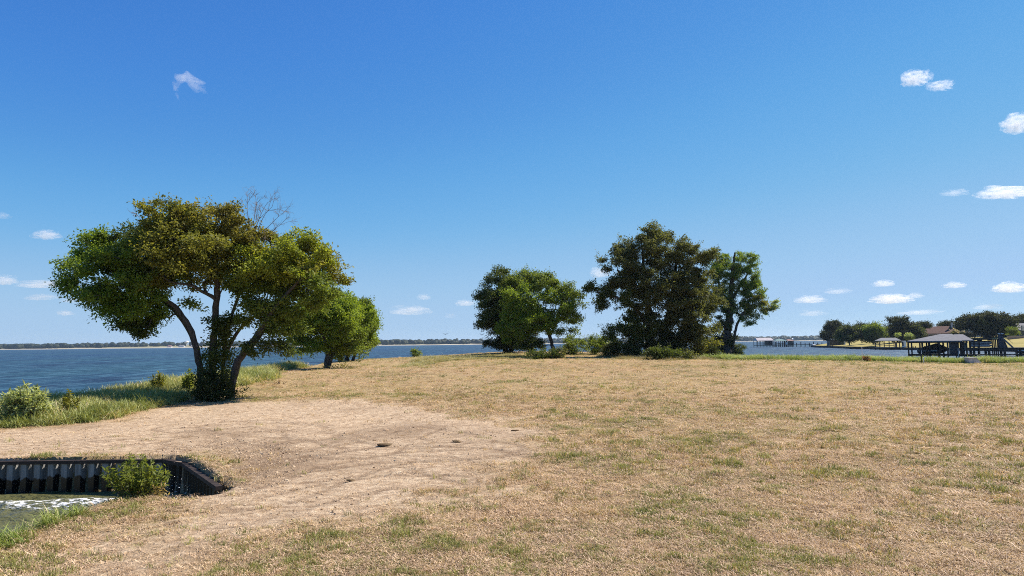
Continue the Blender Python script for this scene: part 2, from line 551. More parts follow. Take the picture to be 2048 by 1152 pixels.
lake = q.mix(q.ramp(w4, [(0.45, 0.0), (0.60, 0.75)]), lake, (0.002, 0.014, 0.048))  # dark and bright sides of waves painted in as stretched noise streaks
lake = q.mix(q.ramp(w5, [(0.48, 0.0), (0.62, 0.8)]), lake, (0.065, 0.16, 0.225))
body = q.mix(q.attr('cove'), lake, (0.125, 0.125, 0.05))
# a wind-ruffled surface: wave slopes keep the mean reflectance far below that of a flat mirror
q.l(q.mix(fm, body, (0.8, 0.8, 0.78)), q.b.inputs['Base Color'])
q.b.inputs['Roughness'].default_value = 0.9
q.b.inputs['Specular IOR Level'].default_value = 0.0
gl = q.n('ShaderNodeBsdfGlossy')
q.l(q.ramp(q.attr('cove'), [(0, 0.4), (1, 0.2)]), gl.inputs['Roughness'])
q.l(bp.outputs[0], gl.inputs['Normal'])
fr = q.n('ShaderNodeFresnel')
fr.inputs['IOR'].default_value = 1.33
q.l(bp.outputs[0], fr.inputs['Normal'])
fac = q.math('MINIMUM', fr.outputs[0], q.ramp(q.attr('cove'), [(0, 0.14), (1, 0.45)]))
fac = q.math('MULTIPLY', fac, q.math('SUBTRACT', 1.0, fm))
mx = q.n('ShaderNodeMixShader')
q.l(fac, mx.inputs[0])
q.l(q.b.outputs[0], mx.inputs[1])
q.l(gl.outputs[0], mx.inputs[2])
q.l(mx.outputs[0], q.out.inputs['Surface'])
M['water'] = m
me = mesh_np('lake_water', np.stack([X, Y, wz], -1), WF, m, True)
set_attr(me, 'foam', foam)
set_attr(me, 'cove', cov)
tag(link('lake_water', me), kind='structure')

# ------------------------------------------------------------------ sheet pile wall of the cove
m = mat('sheet_pile_steel', (0.03, 0.028, 0.027), 0.45, 0.4)
q = NB(m)
P = q.pos()
sep = q.n('ShaderNodeSeparateXYZ')
q.l(P, sep.inputs[0])
hz = q.math('ADD', sep.outputs[2], q.math('MULTIPLY', q.math('SUBTRACT', q.noise(2.2, 3, 0.5, q.scale(P, (1.0, 1.0, 0.15))), 0.5), 0.75))
dry = q.ramp(hz, [(0.49, 0.0), (0.53, 1.0)])
rust = q.noise(14, 5, 0.6, q.scale(P, (1, 1, 0.12)))
wet = q.ramp(rust, [(0.4, (0.012, 0.011, 0.011)), (0.75, (0.045, 0.032, 0.024))])
dryc = q.ramp(rust, [(0.3, (0.14, 0.14, 0.138)), (0.7, (0.30, 0.295, 0.285))])
q.l(q.mix(dry, wet, dryc), q.b.inputs['Base Color'])
q.l(q.ramp(dry, [(0, 0.28), (1, 0.75)]), q.b.inputs['Roughness'])
M['pile'] = m
M['cap'] = noisy('rusty_wall_cap', (0.02, 0.016, 0.015), (0.062, 0.042, 0.032), 7, 0.75, 0.3, 0.4, 0.01)

def pile_mesh(p, d, h):
    prof = [(0, 0), (0.22 * p, 0), (0.36 * p, d), (0.78 * p, d), (0.92 * p, 0), (1.0 * p, 0)]
    V, F = [], []
    n = len(prof)
    for z in (-1.0, h):
        for (x, y) in prof:
            V.append((x, -y, z))
        for (x, y) in prof:
            V.append((x, -y + 0.012, z))
    for i in range(n - 1):
        F.append((i, i + 1, 2 * n + i + 1, 2 * n + i))
        F.append((n + i + 1, n + i, 3 * n + i, 3 * n + i + 1))
    me = bpy.data.meshes.new('pile')
    me.from_pydata(V, [], F)
    me.materials.append(M['pile'])
    return me
WTOP = 1.0
PITCH, PDEP = 0.405, 0.22
pm = pile_mesh(PITCH - 0.004, PDEP, WTOP - 0.03)
darkm = mat('black_steel', (0.014, 0.013, 0.013), 0.35, 0.4)  # one even near-black steel for all the wing piles
pm_dark = pile_mesh(PITCH - 0.004, 0.10, WTOP - 0.03)
pm_dark.materials.clear()
pm_dark.materials.append(darkm)
def wall_run(root, a, b, pm=pm):
    a, b = np.asarray(a, float), np.asarray(b, float)
    L = np.linalg.norm(b - a)
    d0 = (b - a) / L
    sh_ = np.array([d0[1], -d0[0]]) * -0.10
    a, b = a + sh_, b + sh_
    ang = math.atan2(b[1] - a[1], b[0] - a[0])
    k = int(L / PITCH) + 1
    for i in range(k):
        p = a + (b - a) / L * (i * PITCH)
        o = link('pile', pm, root)
        o.location = (p[0] - root.location.x, p[1] - root.location.y, 0)
        o.rotation_euler.z = ang
    d = (b - a) / L
    nrm = np.array([d[1], -d[0]])
    n0, n1 = nrm * (PDEP + 0.03), nrm * 0.09
    V = []
    for pt in (a - d * 0.05, b + d * 0.05):
        for off, z in ((n0, WTOP - 0.085), (n1, WTOP - 0.085), (n1, WTOP + 0.015), (n0, WTOP + 0.015)):
            V.append((pt[0] + off[0], pt[1] + off[1], z))
    part('cap_beam', V, BOXF, M['cap'], root)
wl = thing('sheet_pile_wall', 'black corrugated steel sheet pile wall with rusty cap along the water of the cove', 'retaining wall', (-12, 21.6, 0))
wl['kind'] = 'thing'
wall_run(wl, (-24.3, 21.7), (CORNER[0], CORNER[1]))
ww = thing('wing_wall', 'short dark sheet pile wing wall slanting down into the bare dirt bank', 'retaining wall', (CORNER[0], CORNER[1], 0))
ww['kind'] = 'thing'
wall_run(ww, CORNER + np.array([0.02, -0.02]), KINK, pm_dark)
wall_run(ww, KINK + np.array([0.02, -0.03]), WING + np.array([0.12, -0.16]), pm_dark)

# ------------------------------------------------------------------ plants
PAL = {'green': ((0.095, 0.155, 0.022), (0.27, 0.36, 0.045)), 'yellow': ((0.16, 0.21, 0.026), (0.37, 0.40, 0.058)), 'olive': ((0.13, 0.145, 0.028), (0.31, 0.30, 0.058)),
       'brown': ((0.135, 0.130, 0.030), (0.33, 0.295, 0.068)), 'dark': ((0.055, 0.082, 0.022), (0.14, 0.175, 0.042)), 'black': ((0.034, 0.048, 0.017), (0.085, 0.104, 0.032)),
       'dull': ((0.070, 0.086, 0.030), (0.18, 0.19, 0.065)), 'pale': ((0.21, 0.28, 0.09), (0.50, 0.56, 0.26)), 'mid': ((0.10, 0.15, 0.028), (0.23, 0.285, 0.052)),
       'pink': ((0.40, 0.36, 0.28), (0.7, 0.6, 0.52)), 'straw': ((0.34, 0.24, 0.10), (0.58, 0.45, 0.22)), 'fresh': ((0.125, 0.195, 0.024), (0.33, 0.42, 0.05)), 'lawn': ((0.022, 0.030, 0.013), (0.058, 0.066, 0.024))}

def leaves(centres, dirs, L, asp, cols, r):
    """One folded four-point leaf per centre."""
    n = len(centres)
    nrm = r.normal(size=(n, 3)) + np.array([0, 0, 0.55])
    nrm /= np.linalg.norm(nrm, axis=1, keepdims=True)
    t = dirs - nrm * np.sum(dirs * nrm, 1, keepdims=True)
    t /= np.linalg.norm(t, axis=1, keepdims=True) + 1e-6
    s = np.cross(nrm, t)
    ln = (L * r.uniform(0.65, 1.35, n))[:, None]
    w = ln * asp
    b = centres
    V = np.stack([b, b + t * ln * 0.45 + s * w * 0.5 + nrm * w * 0.18, b + t * ln - nrm * ln * 0.12, b + t * ln * 0.45 - s * w * 0.5 + nrm * w * 0.18], 1).reshape(-1, 3)
    F = np.arange(4 * n).reshape(n, 4)
    return V, F, np.repeat(cols, 4, axis=0)

def leaf_cols(pals, r):
    """pals: list of palette names, one per leaf."""
    lo = np.array([PAL[p][0] for p in pals]); hi = np.array([PAL[p][1] for p in pals])
    return lo, hi

def grow(nodes, par, plen, targets, bf):
    N = [np.array(p) for p in nodes]; PR = list(par); PL = list(plen)
    A = np.array(N)
    D = np.linalg.norm(targets[:, None, :] - A[None], axis=2)
    cost = D + bf * np.array(PL)[None]
    k = np.argmin(cost, axis=1)
    best = cost[np.arange(len(targets)), k]
    bd = D[np.arange(len(targets)), k]
    done = np.zeros(len(targets), bool)
    idx = np.full(len(targets), -1)
    for _ in range(len(targets)):
        c = np.where(done, 1e9, bd + 0.15 * best)
        i = int(np.argmin(c))
        done[i] = True
        pa = int(k[i])
        a, b = N[pa], targets[i]
        L = np.linalg.norm(b - a)
        # a curved hop with a node in between: leaves the parent steeply, arches over
        if L > 0.5:
            mid = (a + b) / 2 + np.array([0, 0, 0.10 * L]) + rng.normal(size=3) * 0.05 * L
            N.append(mid); PR.append(pa); PL.append(PL[pa] + L * 0.5)
            pa = len(N) - 1
        N.append(b); PR.append(pa); PL.append(PL[pa] + (L * 0.5 if L > 0.5 else L))
        idx[i] = len(N) - 1
        for j in ([len(N) - 2] if L > 0.5 else []) + [len(N) - 1]:
            d = np.linalg.norm(targets - N[j], axis=1)
            cc = d + bf * PL[j]
            u = cc < best
            best[u] = cc[u]; k[u] = j; bd[u] = d[u]
    return np.array(N), np.array(PR), idx

def plant(name, label, cat, base, stems, lobes, nclus=300, per=110, leaf=(0.15, 0.55), sig=0.36, gap=0.40, group=None, seed=1, bark='bark', bf=0.35,
          r_tip=0.012, min_d=0.45, dead=(), Y=None, twigs=2, flat=0.75, gapf=0.9, sub=3, stemk=0.85):
    r = np.random.default_rng(seed)
    B = gp(*base) if Y is None else at(base[0], base[1], Y)
    D = B[1]
    ppm = FPX / D
    root = thing(name, label, cat, B, group)
    base_l = B
    # stems
    nodes, par, plen, rad = [], [], [], []
    stem_chains = []
    for st in stems:
        pts = np.array([at(px, py, D + dy) for px, py, dy, _ in st]); rr = np.array([w / ppm / 2 * stemk for *_, w in st])
        if abs(st[0][1] - base[1]) < 30 and Y is None:
            pts[0, 2] = float(H0(pts[0:1, 0], pts[0:1, 1])[0]) - 0.25
        # resample through a smooth spline
        seg = np.linalg.norm(np.diff(pts, axis=0), axis=1)
        t = np.concatenate([[0], np.cumsum(seg)])
        ns = max(4, int(t[-1] / 0.35))
        tt = np.linspace(0, t[-1], ns)
        Q = np.stack([np.interp(tt, t, pts[:, k]) for k in range(3)], 1)
        for _ in range(2):
            Q[1:-1] = 0.25 * Q[:-2] + 0.5 * Q[1:-1] + 0.25 * Q[2:]
        Q[1:-1] += r.normal(size=(ns - 2, 3)) * 0.12 * np.interp(tt[1:-1], t, rr)[:, None]
        qr = np.interp(tt, t, rr)
        qr = qr * (1 + 0.05 * r.normal(size=ns))
        if abs(st[0][1] - base[1]) < 30:
            qr[0] *= 1.15
        stem_chains.append((Q, qr))
        off = len(nodes)
        for i in range(ns):
            nodes.append(Q[i]); par.append(off + i - 1 if i else -1); plen.append(tt[i] * 0.6); rad.append(qr[i])
    if not nodes:
        for l in lobes:
            o = at(l[0], l[1], D + l[4])
            nodes.append(np.array([o[0], o[1], (float(H0(o[0:1], o[1:2])[0]) if Y is None else B[2]) - 0.05])); par.append(-1); plen.append(0.0); rad.append(r_tip * 2.5)
    for Q, qr in stem_chains:
        V, F = tubes([(Q - base_l, qr)], 9)
        link('trunk', mesh_np('trunk', V, F, M[bark], True), root)
    # leaf clusters
    area = np.array([l[2] * l[3] * l[6] for l in lobes], float)
    cnt = np.maximum(4, nclus * area / area.sum()).astype(int)
    C, P, K = [], [], []
    for l, n in zip(lobes, cnt):
        px, py, rx, ry, dy, dr, wgt, pal = l
        o = at(px, py, D + dy)
        d = r.normal(size=(n * 5, 3))
        d /= np.linalg.norm(d, axis=1, keepdims=True)
        lump = noise3(d + seed * 3.7 + px * 0.01, 2.6, seed + 3)
        rr = (0.35 + 0.65 * r.random(n * 5) ** 0.55) * (0.62 + 0.76 * lump)
        p = o + d * rr[:, None] * np.array([rx / ppm, dr, ry / ppm])
        g = noise3(p, gapf, seed) * 0.65 + noise3(p, gapf * 2.2, seed + 9) * 0.35
        p = p[g > gap]
        C.append(p[:n * 2]); K += [pal] * len(p[:n * 2]); 
    C = np.concatenate(C)
    K = np.array(K)
    order = r.permutation(len(C))
    C, K = C[order], K[order]
    keep = []
    nclump = max(6, int(nclus * 1.4 / sub))
    cd = min_d * 1.15
    for i in range(len(C)):
        if len(keep) >= nclump:
            break
        if not keep or np.min(np.sum((C[keep] - C[i]) ** 2, 1)) > (cd * r.uniform(0.55, 1.25)) ** 2:
            keep.append(i)
    C, K = C[keep], K[keep]
    # every clump is a flattened dome of leaf sprays
    ck = np.repeat(np.arange(len(C)), r.integers(max(1, sub - 2), sub + 3, len(C)))
    rad_c = (cd * r.uniform(0.6, 1.3, len(C)))[ck][:, None]
    dd = r.normal(size=(len(ck), 3))
    dd /= np.linalg.norm(dd, axis=1, keepdims=True)
    dd *= (r.random(len(ck)) ** 0.4)[:, None]
    dd[:, 2] = np.abs(dd[:, 2]) * 0.75 - 0.22
    C, K = C[ck] + dd * rad_c, K[ck]
    gz0 = H0(C[:, 0], C[:, 1]) if Y is None else np.full(len(C), B[2])
    ok = C[:, 2] > gz0 + 0.1
    C, K = C[ok], K[ok]
    nst = len(nodes)
    N, PR, idx = grow(nodes, par, plen, C, bf)
    # pipe model
    cntn = np.zeros(len(N))
    cntn[idx] = 1
    for i in range(len(N) - 1, nst - 1, -1):
        if PR[i] >= 0:
            cntn[PR[i]] += cntn[i]
    rr = r_tip * np.maximum(cntn, 1) ** 0.42
    rr[:nst] = rad
    kids = {}
    for i in range(nst, len(N)):
        kids.setdefault(int(PR[i]), []).append(i)
        if PR[i] < nst:
            rr[i] = min(rr[i], rr[PR[i]] * 0.8)
    for i in range(nst, len(N)):
        rr[i] = min(rr[i], rr[PR[i]] * 0.97)
    chains, seen = [], set()
    for i in range(nst, len(N)):
        if i in seen:
            continue
        ch = [int(PR[i]), i]
        seen.add(i)
        while ch[-1] in kids:
            nx_ = max(kids[ch[-1]], key=lambda j: cntn[j])
            if nx_ in seen:
                break
            ch.append(nx_); seen.add(nx_)
        cr = rr[ch].copy(); cr[0] = cr[1]
        chains.append((N[ch] - base_l, cr))
    for c in C:
        for _ in range(twigs):
            e = c + r.normal(size=3) * sig * 1.1
            chains.append((np.array([c, (c + e) / 2 + [0, 0, 0.04], e]) - base_l, np.array([r_tip, r_tip * 0.7, r_tip * 0.4])))
    if chains:
        V, F = tubes(chains, 6)
        bw = link('branchwork', mesh_np('branchwork', V, F, M[bark], True), root)
        if not stems:
            bw['kind'] = 'stuff'
    # leaves
    n_l = np.maximum(3, r.poisson(per * r.uniform(0.5, 1.5, len(C))))
    ci = np.repeat(np.arange(len(C)), n_l)
    csz = r.uniform(0.55, 1.45, len(C))[ci][:, None]
    tilt = (r.normal(size=(len(C), 2)) * 0.45)[ci]
    off = np.clip(r.normal(size=(len(ci), 3)), -1.7, 1.7) * sig * csz * np.array([1, 1, flat * 0.62])
    off[:, 2] += off[:, 0] * tilt[:, 0] + off[:, 1] * tilt[:, 1]
    P = C[ci] + off
    if Y is None:
        P[:, 2] = np.maximum(P[:, 2], H0(P[:, 0], P[:, 1]) + 0.03)
    dirs = off + r.normal(size=off.shape) * sig * 0.7 + np.array([0, 0, -0.25 * sig])
    lo, hi = leaf_cols(K[ci], r)
    tcl = r.random(len(C))[ci]
    t = np.clip(0.55 * tcl + 0.45 * r.random(len(ci)), 0, 1)[:, None]
    cols = lo + (hi - lo) * t
    cols = np.concatenate([cols, np.ones((len(cols), 1))], 1)
    V, F, c4 = leaves(P - base_l, dirs, leaf[0], leaf[1], cols, r)
    me = mesh_np('crown', V, F, M['leaf'])
    set_attr(me, 'tint', c4, 'FLOAT_COLOR')
    link('crown', me, root)
    # bare dead twigs
    if dead:
        ch = []
        for (px, py, dy, ex, ey) in dead:
            a = at(px, py, D + dy); b = at(ex, ey, D + dy)
            def tw(a, b, rad_, lev):
                L = np.linalg.norm(b - a)
                n = 6
                tt = np.linspace(0, 1, n)
                Q = a + (b - a) * tt[:, None] + np.cumsum(r.normal(size=(n, 3)) * L * 0.025, 0) * tt[:, None]
                ch.append((Q - base_l, np.linspace(rad_, rad_ * 0.45, n)))
                if lev:
                    for _ in range(5 if lev > 1 else 4):
                        k = r.integers(1, n)
                        d = (Q[k] - Q[k - 1]); d = d / np.linalg.norm(d)
                        d = d + r.normal(size=3) * 0.6
                        tw(Q[k], Q[k] + d / np.linalg.norm(d) * L * r.uniform(0.3, 0.6), rad_ * 0.55, lev - 1)
            tw(a, b, 0.024, 3)
        V, F = tubes(ch, 4)
        o = link('dead_twigs', mesh_np('dead_twigs', V, F, M['twig'], True), root)
        o['label'] = 'bare grey dead twigs above the crown'
        o['kind'] = 'stuff'
    return root

# --- the big spreading tree by the shore
plant('spreading_tree', 'large spreading multi-trunk tree with browning crown top and bare twigs, beside the dirt patch', 'tree', (432, 797),
      [[(404, 797, .2, 22), (401, 745, .2, 18), (392, 690, .1, 19), (380, 655, 0, 17), (352, 612, -.2, 13), (325, 596, -.4, 10), (290, 575, -.6, 7), (240, 560, -.9, 5)],
       [(392, 690, .1, 15), (372, 650, .5, 12), (348, 622, .8, 10), (330, 602, 1.2, 8), (290, 590, 1.6, 5)],
       [(420, 794, .8, 24), (424, 720, .8, 21), (430, 650, .7, 19), (434, 580, .5, 18), (430, 520, .3, 12), (440, 470, .1, 8), (445, 430, 0, 4)],
       [(434, 600, .5, 12), (400, 580, -.3, 9), (375, 565, -.9, 7), (345, 570, -1.3, 5), (310, 540, -1.6, 4)],
       [(440, 790, 1.4, 16), (446, 730, 1.3, 12), (452, 670, 1.2, 11), (470, 610, 1.0, 9), (490, 560, 1.0, 7), (500, 500, 1.0, 4)],
       [(446, 720, 1.3, 12), (470, 670, 1.6, 10), (500, 635, 1.8, 9), (540, 620, 2.0, 6), (575, 590, 2.2, 4)],
       [(460, 800, -.3, 25), (464, 765, -.3, 21), (477, 715, -.3, 22), (505, 685, -.4, 20), (525, 655, -.6, 16), (548, 618, -.8, 13), (580, 580, -1.0, 9), (620, 540, -1.2, 5)],
       [(512, 680, -.4, 14), (540, 645, .3, 10), (575, 600, .8, 7), (600, 560, 1.2, 4)]],
      [(228, 552, 78, 66, -.6, 2.6, 1.1, 'green'), (262, 622, 66, 46, .2, 2.2, 1.0, 'green'), (165, 522, 30, 20, 0, 1.0, .5, 'mid'), (205, 498, 45, 27, .5, 1.6, .8, 'green'),
       (265, 475, 55, 28, 1.0, 1.8, .8, 'dark'), (300, 520, 60, 45, -1.0, 2.0, 1.0, 'mid'), (355, 450, 80, 38, 0, 2.6, 1.1, 'olive'), (430, 445, 70, 32, .2, 2.4, .85, 'brown'),
       (400, 500, 110, 50, -1.2, 2.4, 1.0, 'olive'), (470, 520, 75, 50, 1.2, 2.4, .9, 'olive'), (520, 490, 50, 30, .2, 1.8, .6, 'brown'), (575, 530, 80, 46, -.4, 2.5, 1.2, 'yellow'),
       (630, 535, 46, 46, .6, 2.0, 1.2, 'olive'), (545, 575, 85, 36, .8, 2.4, 1.1, 'mid'), (620, 580, 50, 26, -.6, 1.8, 1.0, 'mid'), (390, 555, 70, 26, .5, 2.0, .7, 'olive'), (300, 575, 60, 30, -1.2, 1.8, .9, 'green'),
       (455, 655, 28, 40, .8, .9, .6, 'dark'), (440, 725, 26, 32, .6, .7, .6, 'dark'), (525, 635, 44, 34, -.2, 1.4, .9, 'mid'), (515, 695, 16, 14, -.4, .6, .6, 'dark'), (578, 640, 40, 28, .4, 1.3, .9, 'mid'),
       (566, 690, 14, 10, .2, .6, .5, 'dark'), (385, 620, 10, 14, .3, .5, .35, 'mid'), (270, 655, 40, 14, 0, 1.2, .7, 'dark')],
      nclus=1100, per=110, leaf=(0.17, 0.54), sig=0.27, gap=0.41, seed=4, min_d=0.42, r_tip=0.011, stemk=0.68,
      dead=[(500, 455, .2, 484, 396), (506, 455, .3, 514, 396), (515, 460, .3, 542, 404), (520, 468, -.3, 562, 424), (510, 460, -.5, 530, 408), (525, 480, .4, 566, 444), (285, 445, .4, 272, 428), (300, 432, .3, 286, 412)])
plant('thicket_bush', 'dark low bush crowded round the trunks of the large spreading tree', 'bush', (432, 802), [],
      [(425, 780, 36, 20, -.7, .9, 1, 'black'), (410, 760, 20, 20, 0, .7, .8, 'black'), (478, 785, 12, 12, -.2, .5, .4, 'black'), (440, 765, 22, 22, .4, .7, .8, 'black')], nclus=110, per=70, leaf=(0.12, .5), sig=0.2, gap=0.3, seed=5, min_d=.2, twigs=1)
# --- pair behind it
plant('small_leaning_tree', 'small yellow-green tree with thin trunk in front of a darker one, at the shore', 'tree', (654, 737),
      [[(652, 738, 0, 13), (655, 710, 0, 10), (650, 680, -.1, 7), (635, 645, -.2, 4), (625, 615, -.3, 3)], [(655, 714, 0, 8), (672, 685, .4, 6), (690, 650, .8, 4), (695, 620, 1, 3)], [(655, 705, 0, 6), (620, 680, -.6, 5), (595, 660, -1, 3)]],
      [(645, 628, 66, 40, 0, 2.6, 1.1, 'fresh'), (605, 650, 42, 28, -.5, 2, .9, 'fresh'), (680, 640, 52, 38, -.6, 2.4, 1, 'fresh'), (650, 600, 45, 18, .4, 1.8, .9, 'fresh'), (605, 672, 34, 20, 0, 1.6, .9, 'fresh'), (640, 694, 52, 14, .3, 1.8, .9, 'fresh'), (690, 700, 45, 13, .3, 1.8, .9, 'mid'), (700, 670, 34, 22, -.4, 1.5, .8, 'mid'), (640, 660, 40, 24, .6, 1.6, .7, 'fresh')],
      nclus=520, per=95, leaf=(0.2, .5), sig=0.30, gap=.26, seed=8, min_d=.4)
plant('rounded_dark_tree', 'darker rounded tree with clustered stems tucked behind the small yellow-green tree', 'tree', (692, 722),
      [[(680, 723, 0, 10), (682, 690, 0, 8), (690, 640, 0, 4)], [(693, 723, .3, 10), (700, 690, .3, 8), (715, 640, .4, 4)], [(704, 723, 0, 8), (715, 695, .2, 6), (735, 660, .3, 3)]],
      [(708, 645, 44, 44, -.6, 2.6, 1.1, 'fresh'), (735, 655, 20, 36, .4, 1.8, .9, 'fresh'), (700, 605, 28, 16, .6, 1.8, .9, 'mid'), (715, 685, 34, 18, -.4, 2, .9, 'mid'), (675, 690, 30, 20, .3, 2, .7, 'dark'), (725, 612, 14, 14, 0, 1, .6, 'mid'), (672, 640, 30, 30, 1, 2, .5, 'dark')],
      nclus=440, per=95, leaf=(0.22, .5), sig=0.32, gap=.26, seed=9, bark='bark_dark', min_d=.4)
plant('lone_shrub', 'tiny lone shrub on the brow of the field against the blue lake', 'shrub', (834, 714), [], [(834, 708, 8, 7, 0, .6, 1, 'mid'), (829, 704, 4, 5, 0, .4, 1, 'mid')], nclus=30, per=30, leaf=(.2, .5), sig=.2, gap=.2, seed=10, min_d=.2, twigs=1)
# --- middle pair
plant('bright_leaning_tree', 'light green tree with thin dark leaning trunk, standing before a dark round tree', 'tree', (1108, 713),
      [[(1110, 714, 0, 12), (1106, 695, 0, 9), (1099, 670, 0, 8), (1090, 645, 0, 6), (1075, 615, 0, 4), (1060, 590, 0, 3)], [(1100, 672, 0, 6), (1115, 640, .4, 5), (1125, 600, .7, 3)]],
      [(1072, 642, 52, 26, -1.0, 2.2, 1, 'fresh'), (1055, 605, 52, 34, -.5, 2.4, 1, 'green'), (1115, 615, 40, 40, 0, 2.2, .9, 'green'), (1142, 600, 24, 40, .5, 1.8, .8, 'mid'), (1150, 632, 18, 22, .3, 1.2, .5, 'mid'), (1095, 572, 42, 24, .8, 2, .9, 'mid'), (1035, 658, 44, 26, -.8, 2.0, 1.0, 'green'), (1060, 690, 34, 14, .6, 1.6, .8, 'dark'), (1120, 660, 30, 16, .3, 1.4, .5, 'mid')],
      nclus=500, per=85, leaf=(0.22, .5), sig=0.30, gap=.24, seed=12, bark='bark_dark', min_d=.4)
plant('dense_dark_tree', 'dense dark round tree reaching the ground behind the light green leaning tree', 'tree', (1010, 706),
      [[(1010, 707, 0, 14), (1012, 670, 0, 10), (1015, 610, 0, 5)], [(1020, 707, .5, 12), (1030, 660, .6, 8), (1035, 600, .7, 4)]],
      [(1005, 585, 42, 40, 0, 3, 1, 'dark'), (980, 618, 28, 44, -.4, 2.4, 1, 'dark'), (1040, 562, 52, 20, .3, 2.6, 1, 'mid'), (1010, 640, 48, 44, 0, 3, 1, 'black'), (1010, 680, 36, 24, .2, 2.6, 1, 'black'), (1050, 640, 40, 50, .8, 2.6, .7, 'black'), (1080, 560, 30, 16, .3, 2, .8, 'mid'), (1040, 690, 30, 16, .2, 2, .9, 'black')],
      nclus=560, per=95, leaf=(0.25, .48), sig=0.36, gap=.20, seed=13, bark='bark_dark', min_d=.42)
plant('low_brush', 'low dark brush spread round the thin leaning trunk in the dry grass', 'bush', (1090, 718), [], [(1075, 714, 24, 9, 0, 1.2, 1, 'dark'), (1118, 709, 14, 12, 0, .8, 1, 'dull'), (1100, 713, 20, 9, 0, 1, 1, 'dark')], nclus=90, per=55, leaf=(.18, .45), sig=.22, gap=.2, seed=14, min_d=.25, twigs=1)
# --- big pair
plant('tall_oak', 'tallest tree of the row, huge dull olive crown reaching down to the brush', 'tree', (1318, 717),
      [[(1298, 718, 0, 22), (1300, 660, 0, 16), (1296, 600, 0, 12), (1288, 540, 0, 8), (1284, 490, 0, 4)], [(1312, 718, .4, 20), (1330, 660, .4, 15), (1345, 590, .4, 10), (1352, 530, .4, 6), (1355, 490, .4, 3)],
       [(1328, 718, 0, 18), (1360, 670, 0, 13), (1385, 610, 0, 9), (1395, 550, 0, 5)], [(1299, 655, 0, 12), (1270, 615, -.6, 9), (1235, 595, -1.0, 6), (1195, 585, -1.2, 4)], [(1298, 610, 0, 9), (1262, 570, .6, 6), (1235, 540, 1, 4)], [(1306, 690, 0, 9), (1270, 665, -.5, 6), (1230, 655, -.8, 4)]],
      [(1290, 492, 56, 36, 0, 3.2, 1, 'dull'), (1248, 532, 44, 44, -.5, 3, .8, 'dull'), (1335, 505, 50, 36, .4, 3, .9, 'dull'), (1385, 535, 44, 48, 0, 3, .9, 'dull'), (1205, 583, 34, 16, -.8, 1.6, .6, 'dark'), (1235, 603, 42, 24, -.5, 2.4, .7, 'dark'),
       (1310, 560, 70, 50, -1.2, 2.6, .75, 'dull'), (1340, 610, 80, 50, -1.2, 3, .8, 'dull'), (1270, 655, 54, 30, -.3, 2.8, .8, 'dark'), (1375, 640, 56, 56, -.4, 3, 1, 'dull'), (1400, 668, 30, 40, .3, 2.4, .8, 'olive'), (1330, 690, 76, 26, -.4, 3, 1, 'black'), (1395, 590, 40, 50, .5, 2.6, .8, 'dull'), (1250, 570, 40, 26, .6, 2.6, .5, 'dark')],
      nclus=1250, per=95, leaf=(0.25, .45), sig=0.33, gap=.36, seed=21, bark='bark_dark', min_d=.45, r_tip=.014)
plant('shore_elm', 'tall green tree with vine-clad trunk and drooping side branch, beside the open lake', 'tree', (1452, 714),
      [[(1448, 716, 0, 30), (1452, 680, 0, 24), (1458, 640, 0, 18), (1462, 590, 0, 12), (1465, 540, 0, 7), (1470, 505, 0, 4)], [(1462, 600, 0, 9), (1482, 570, .4, 6), (1500, 540, .6, 3)], [(1455, 690, -.3, 7), (1472, 655, -.6, 6), (1485, 625, -.8, 5), (1515, 610, -1, 3)], [(1460, 610, 0, 8), (1440, 580, .2, 6), (1432, 540, .3, 3)]],
      [(1462, 528, 48, 30, 0, 2.8, 1, 'green'), (1492, 552, 32, 40, .2, 2.4, .9, 'green'), (1440, 580, 36, 44, 0, 2.6, .9, 'mid'), (1478, 600, 32, 26, -.4, 2, .7, 'mid'), (1428, 520, 26, 22, .3, 2, .7, 'mid'), (1508, 612, 34, 20, -.8, 1.6, .8, 'olive'), (1535, 612, 20, 16, -.8, 1.2, .7, 'pale'), (1524, 645, 9, 14, -.8, .8, .4, 'mid'),
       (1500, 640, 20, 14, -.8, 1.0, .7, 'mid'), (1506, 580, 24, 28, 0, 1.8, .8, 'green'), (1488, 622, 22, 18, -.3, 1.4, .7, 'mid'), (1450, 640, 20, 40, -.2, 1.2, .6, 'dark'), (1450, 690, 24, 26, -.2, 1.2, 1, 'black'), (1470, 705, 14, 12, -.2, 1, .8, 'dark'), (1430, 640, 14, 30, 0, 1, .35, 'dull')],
      nclus=700, per=85, leaf=(0.24, .5), sig=0.32, gap=.31, seed=22, bark='bark_dark', min_d=.42, r_tip=.014)
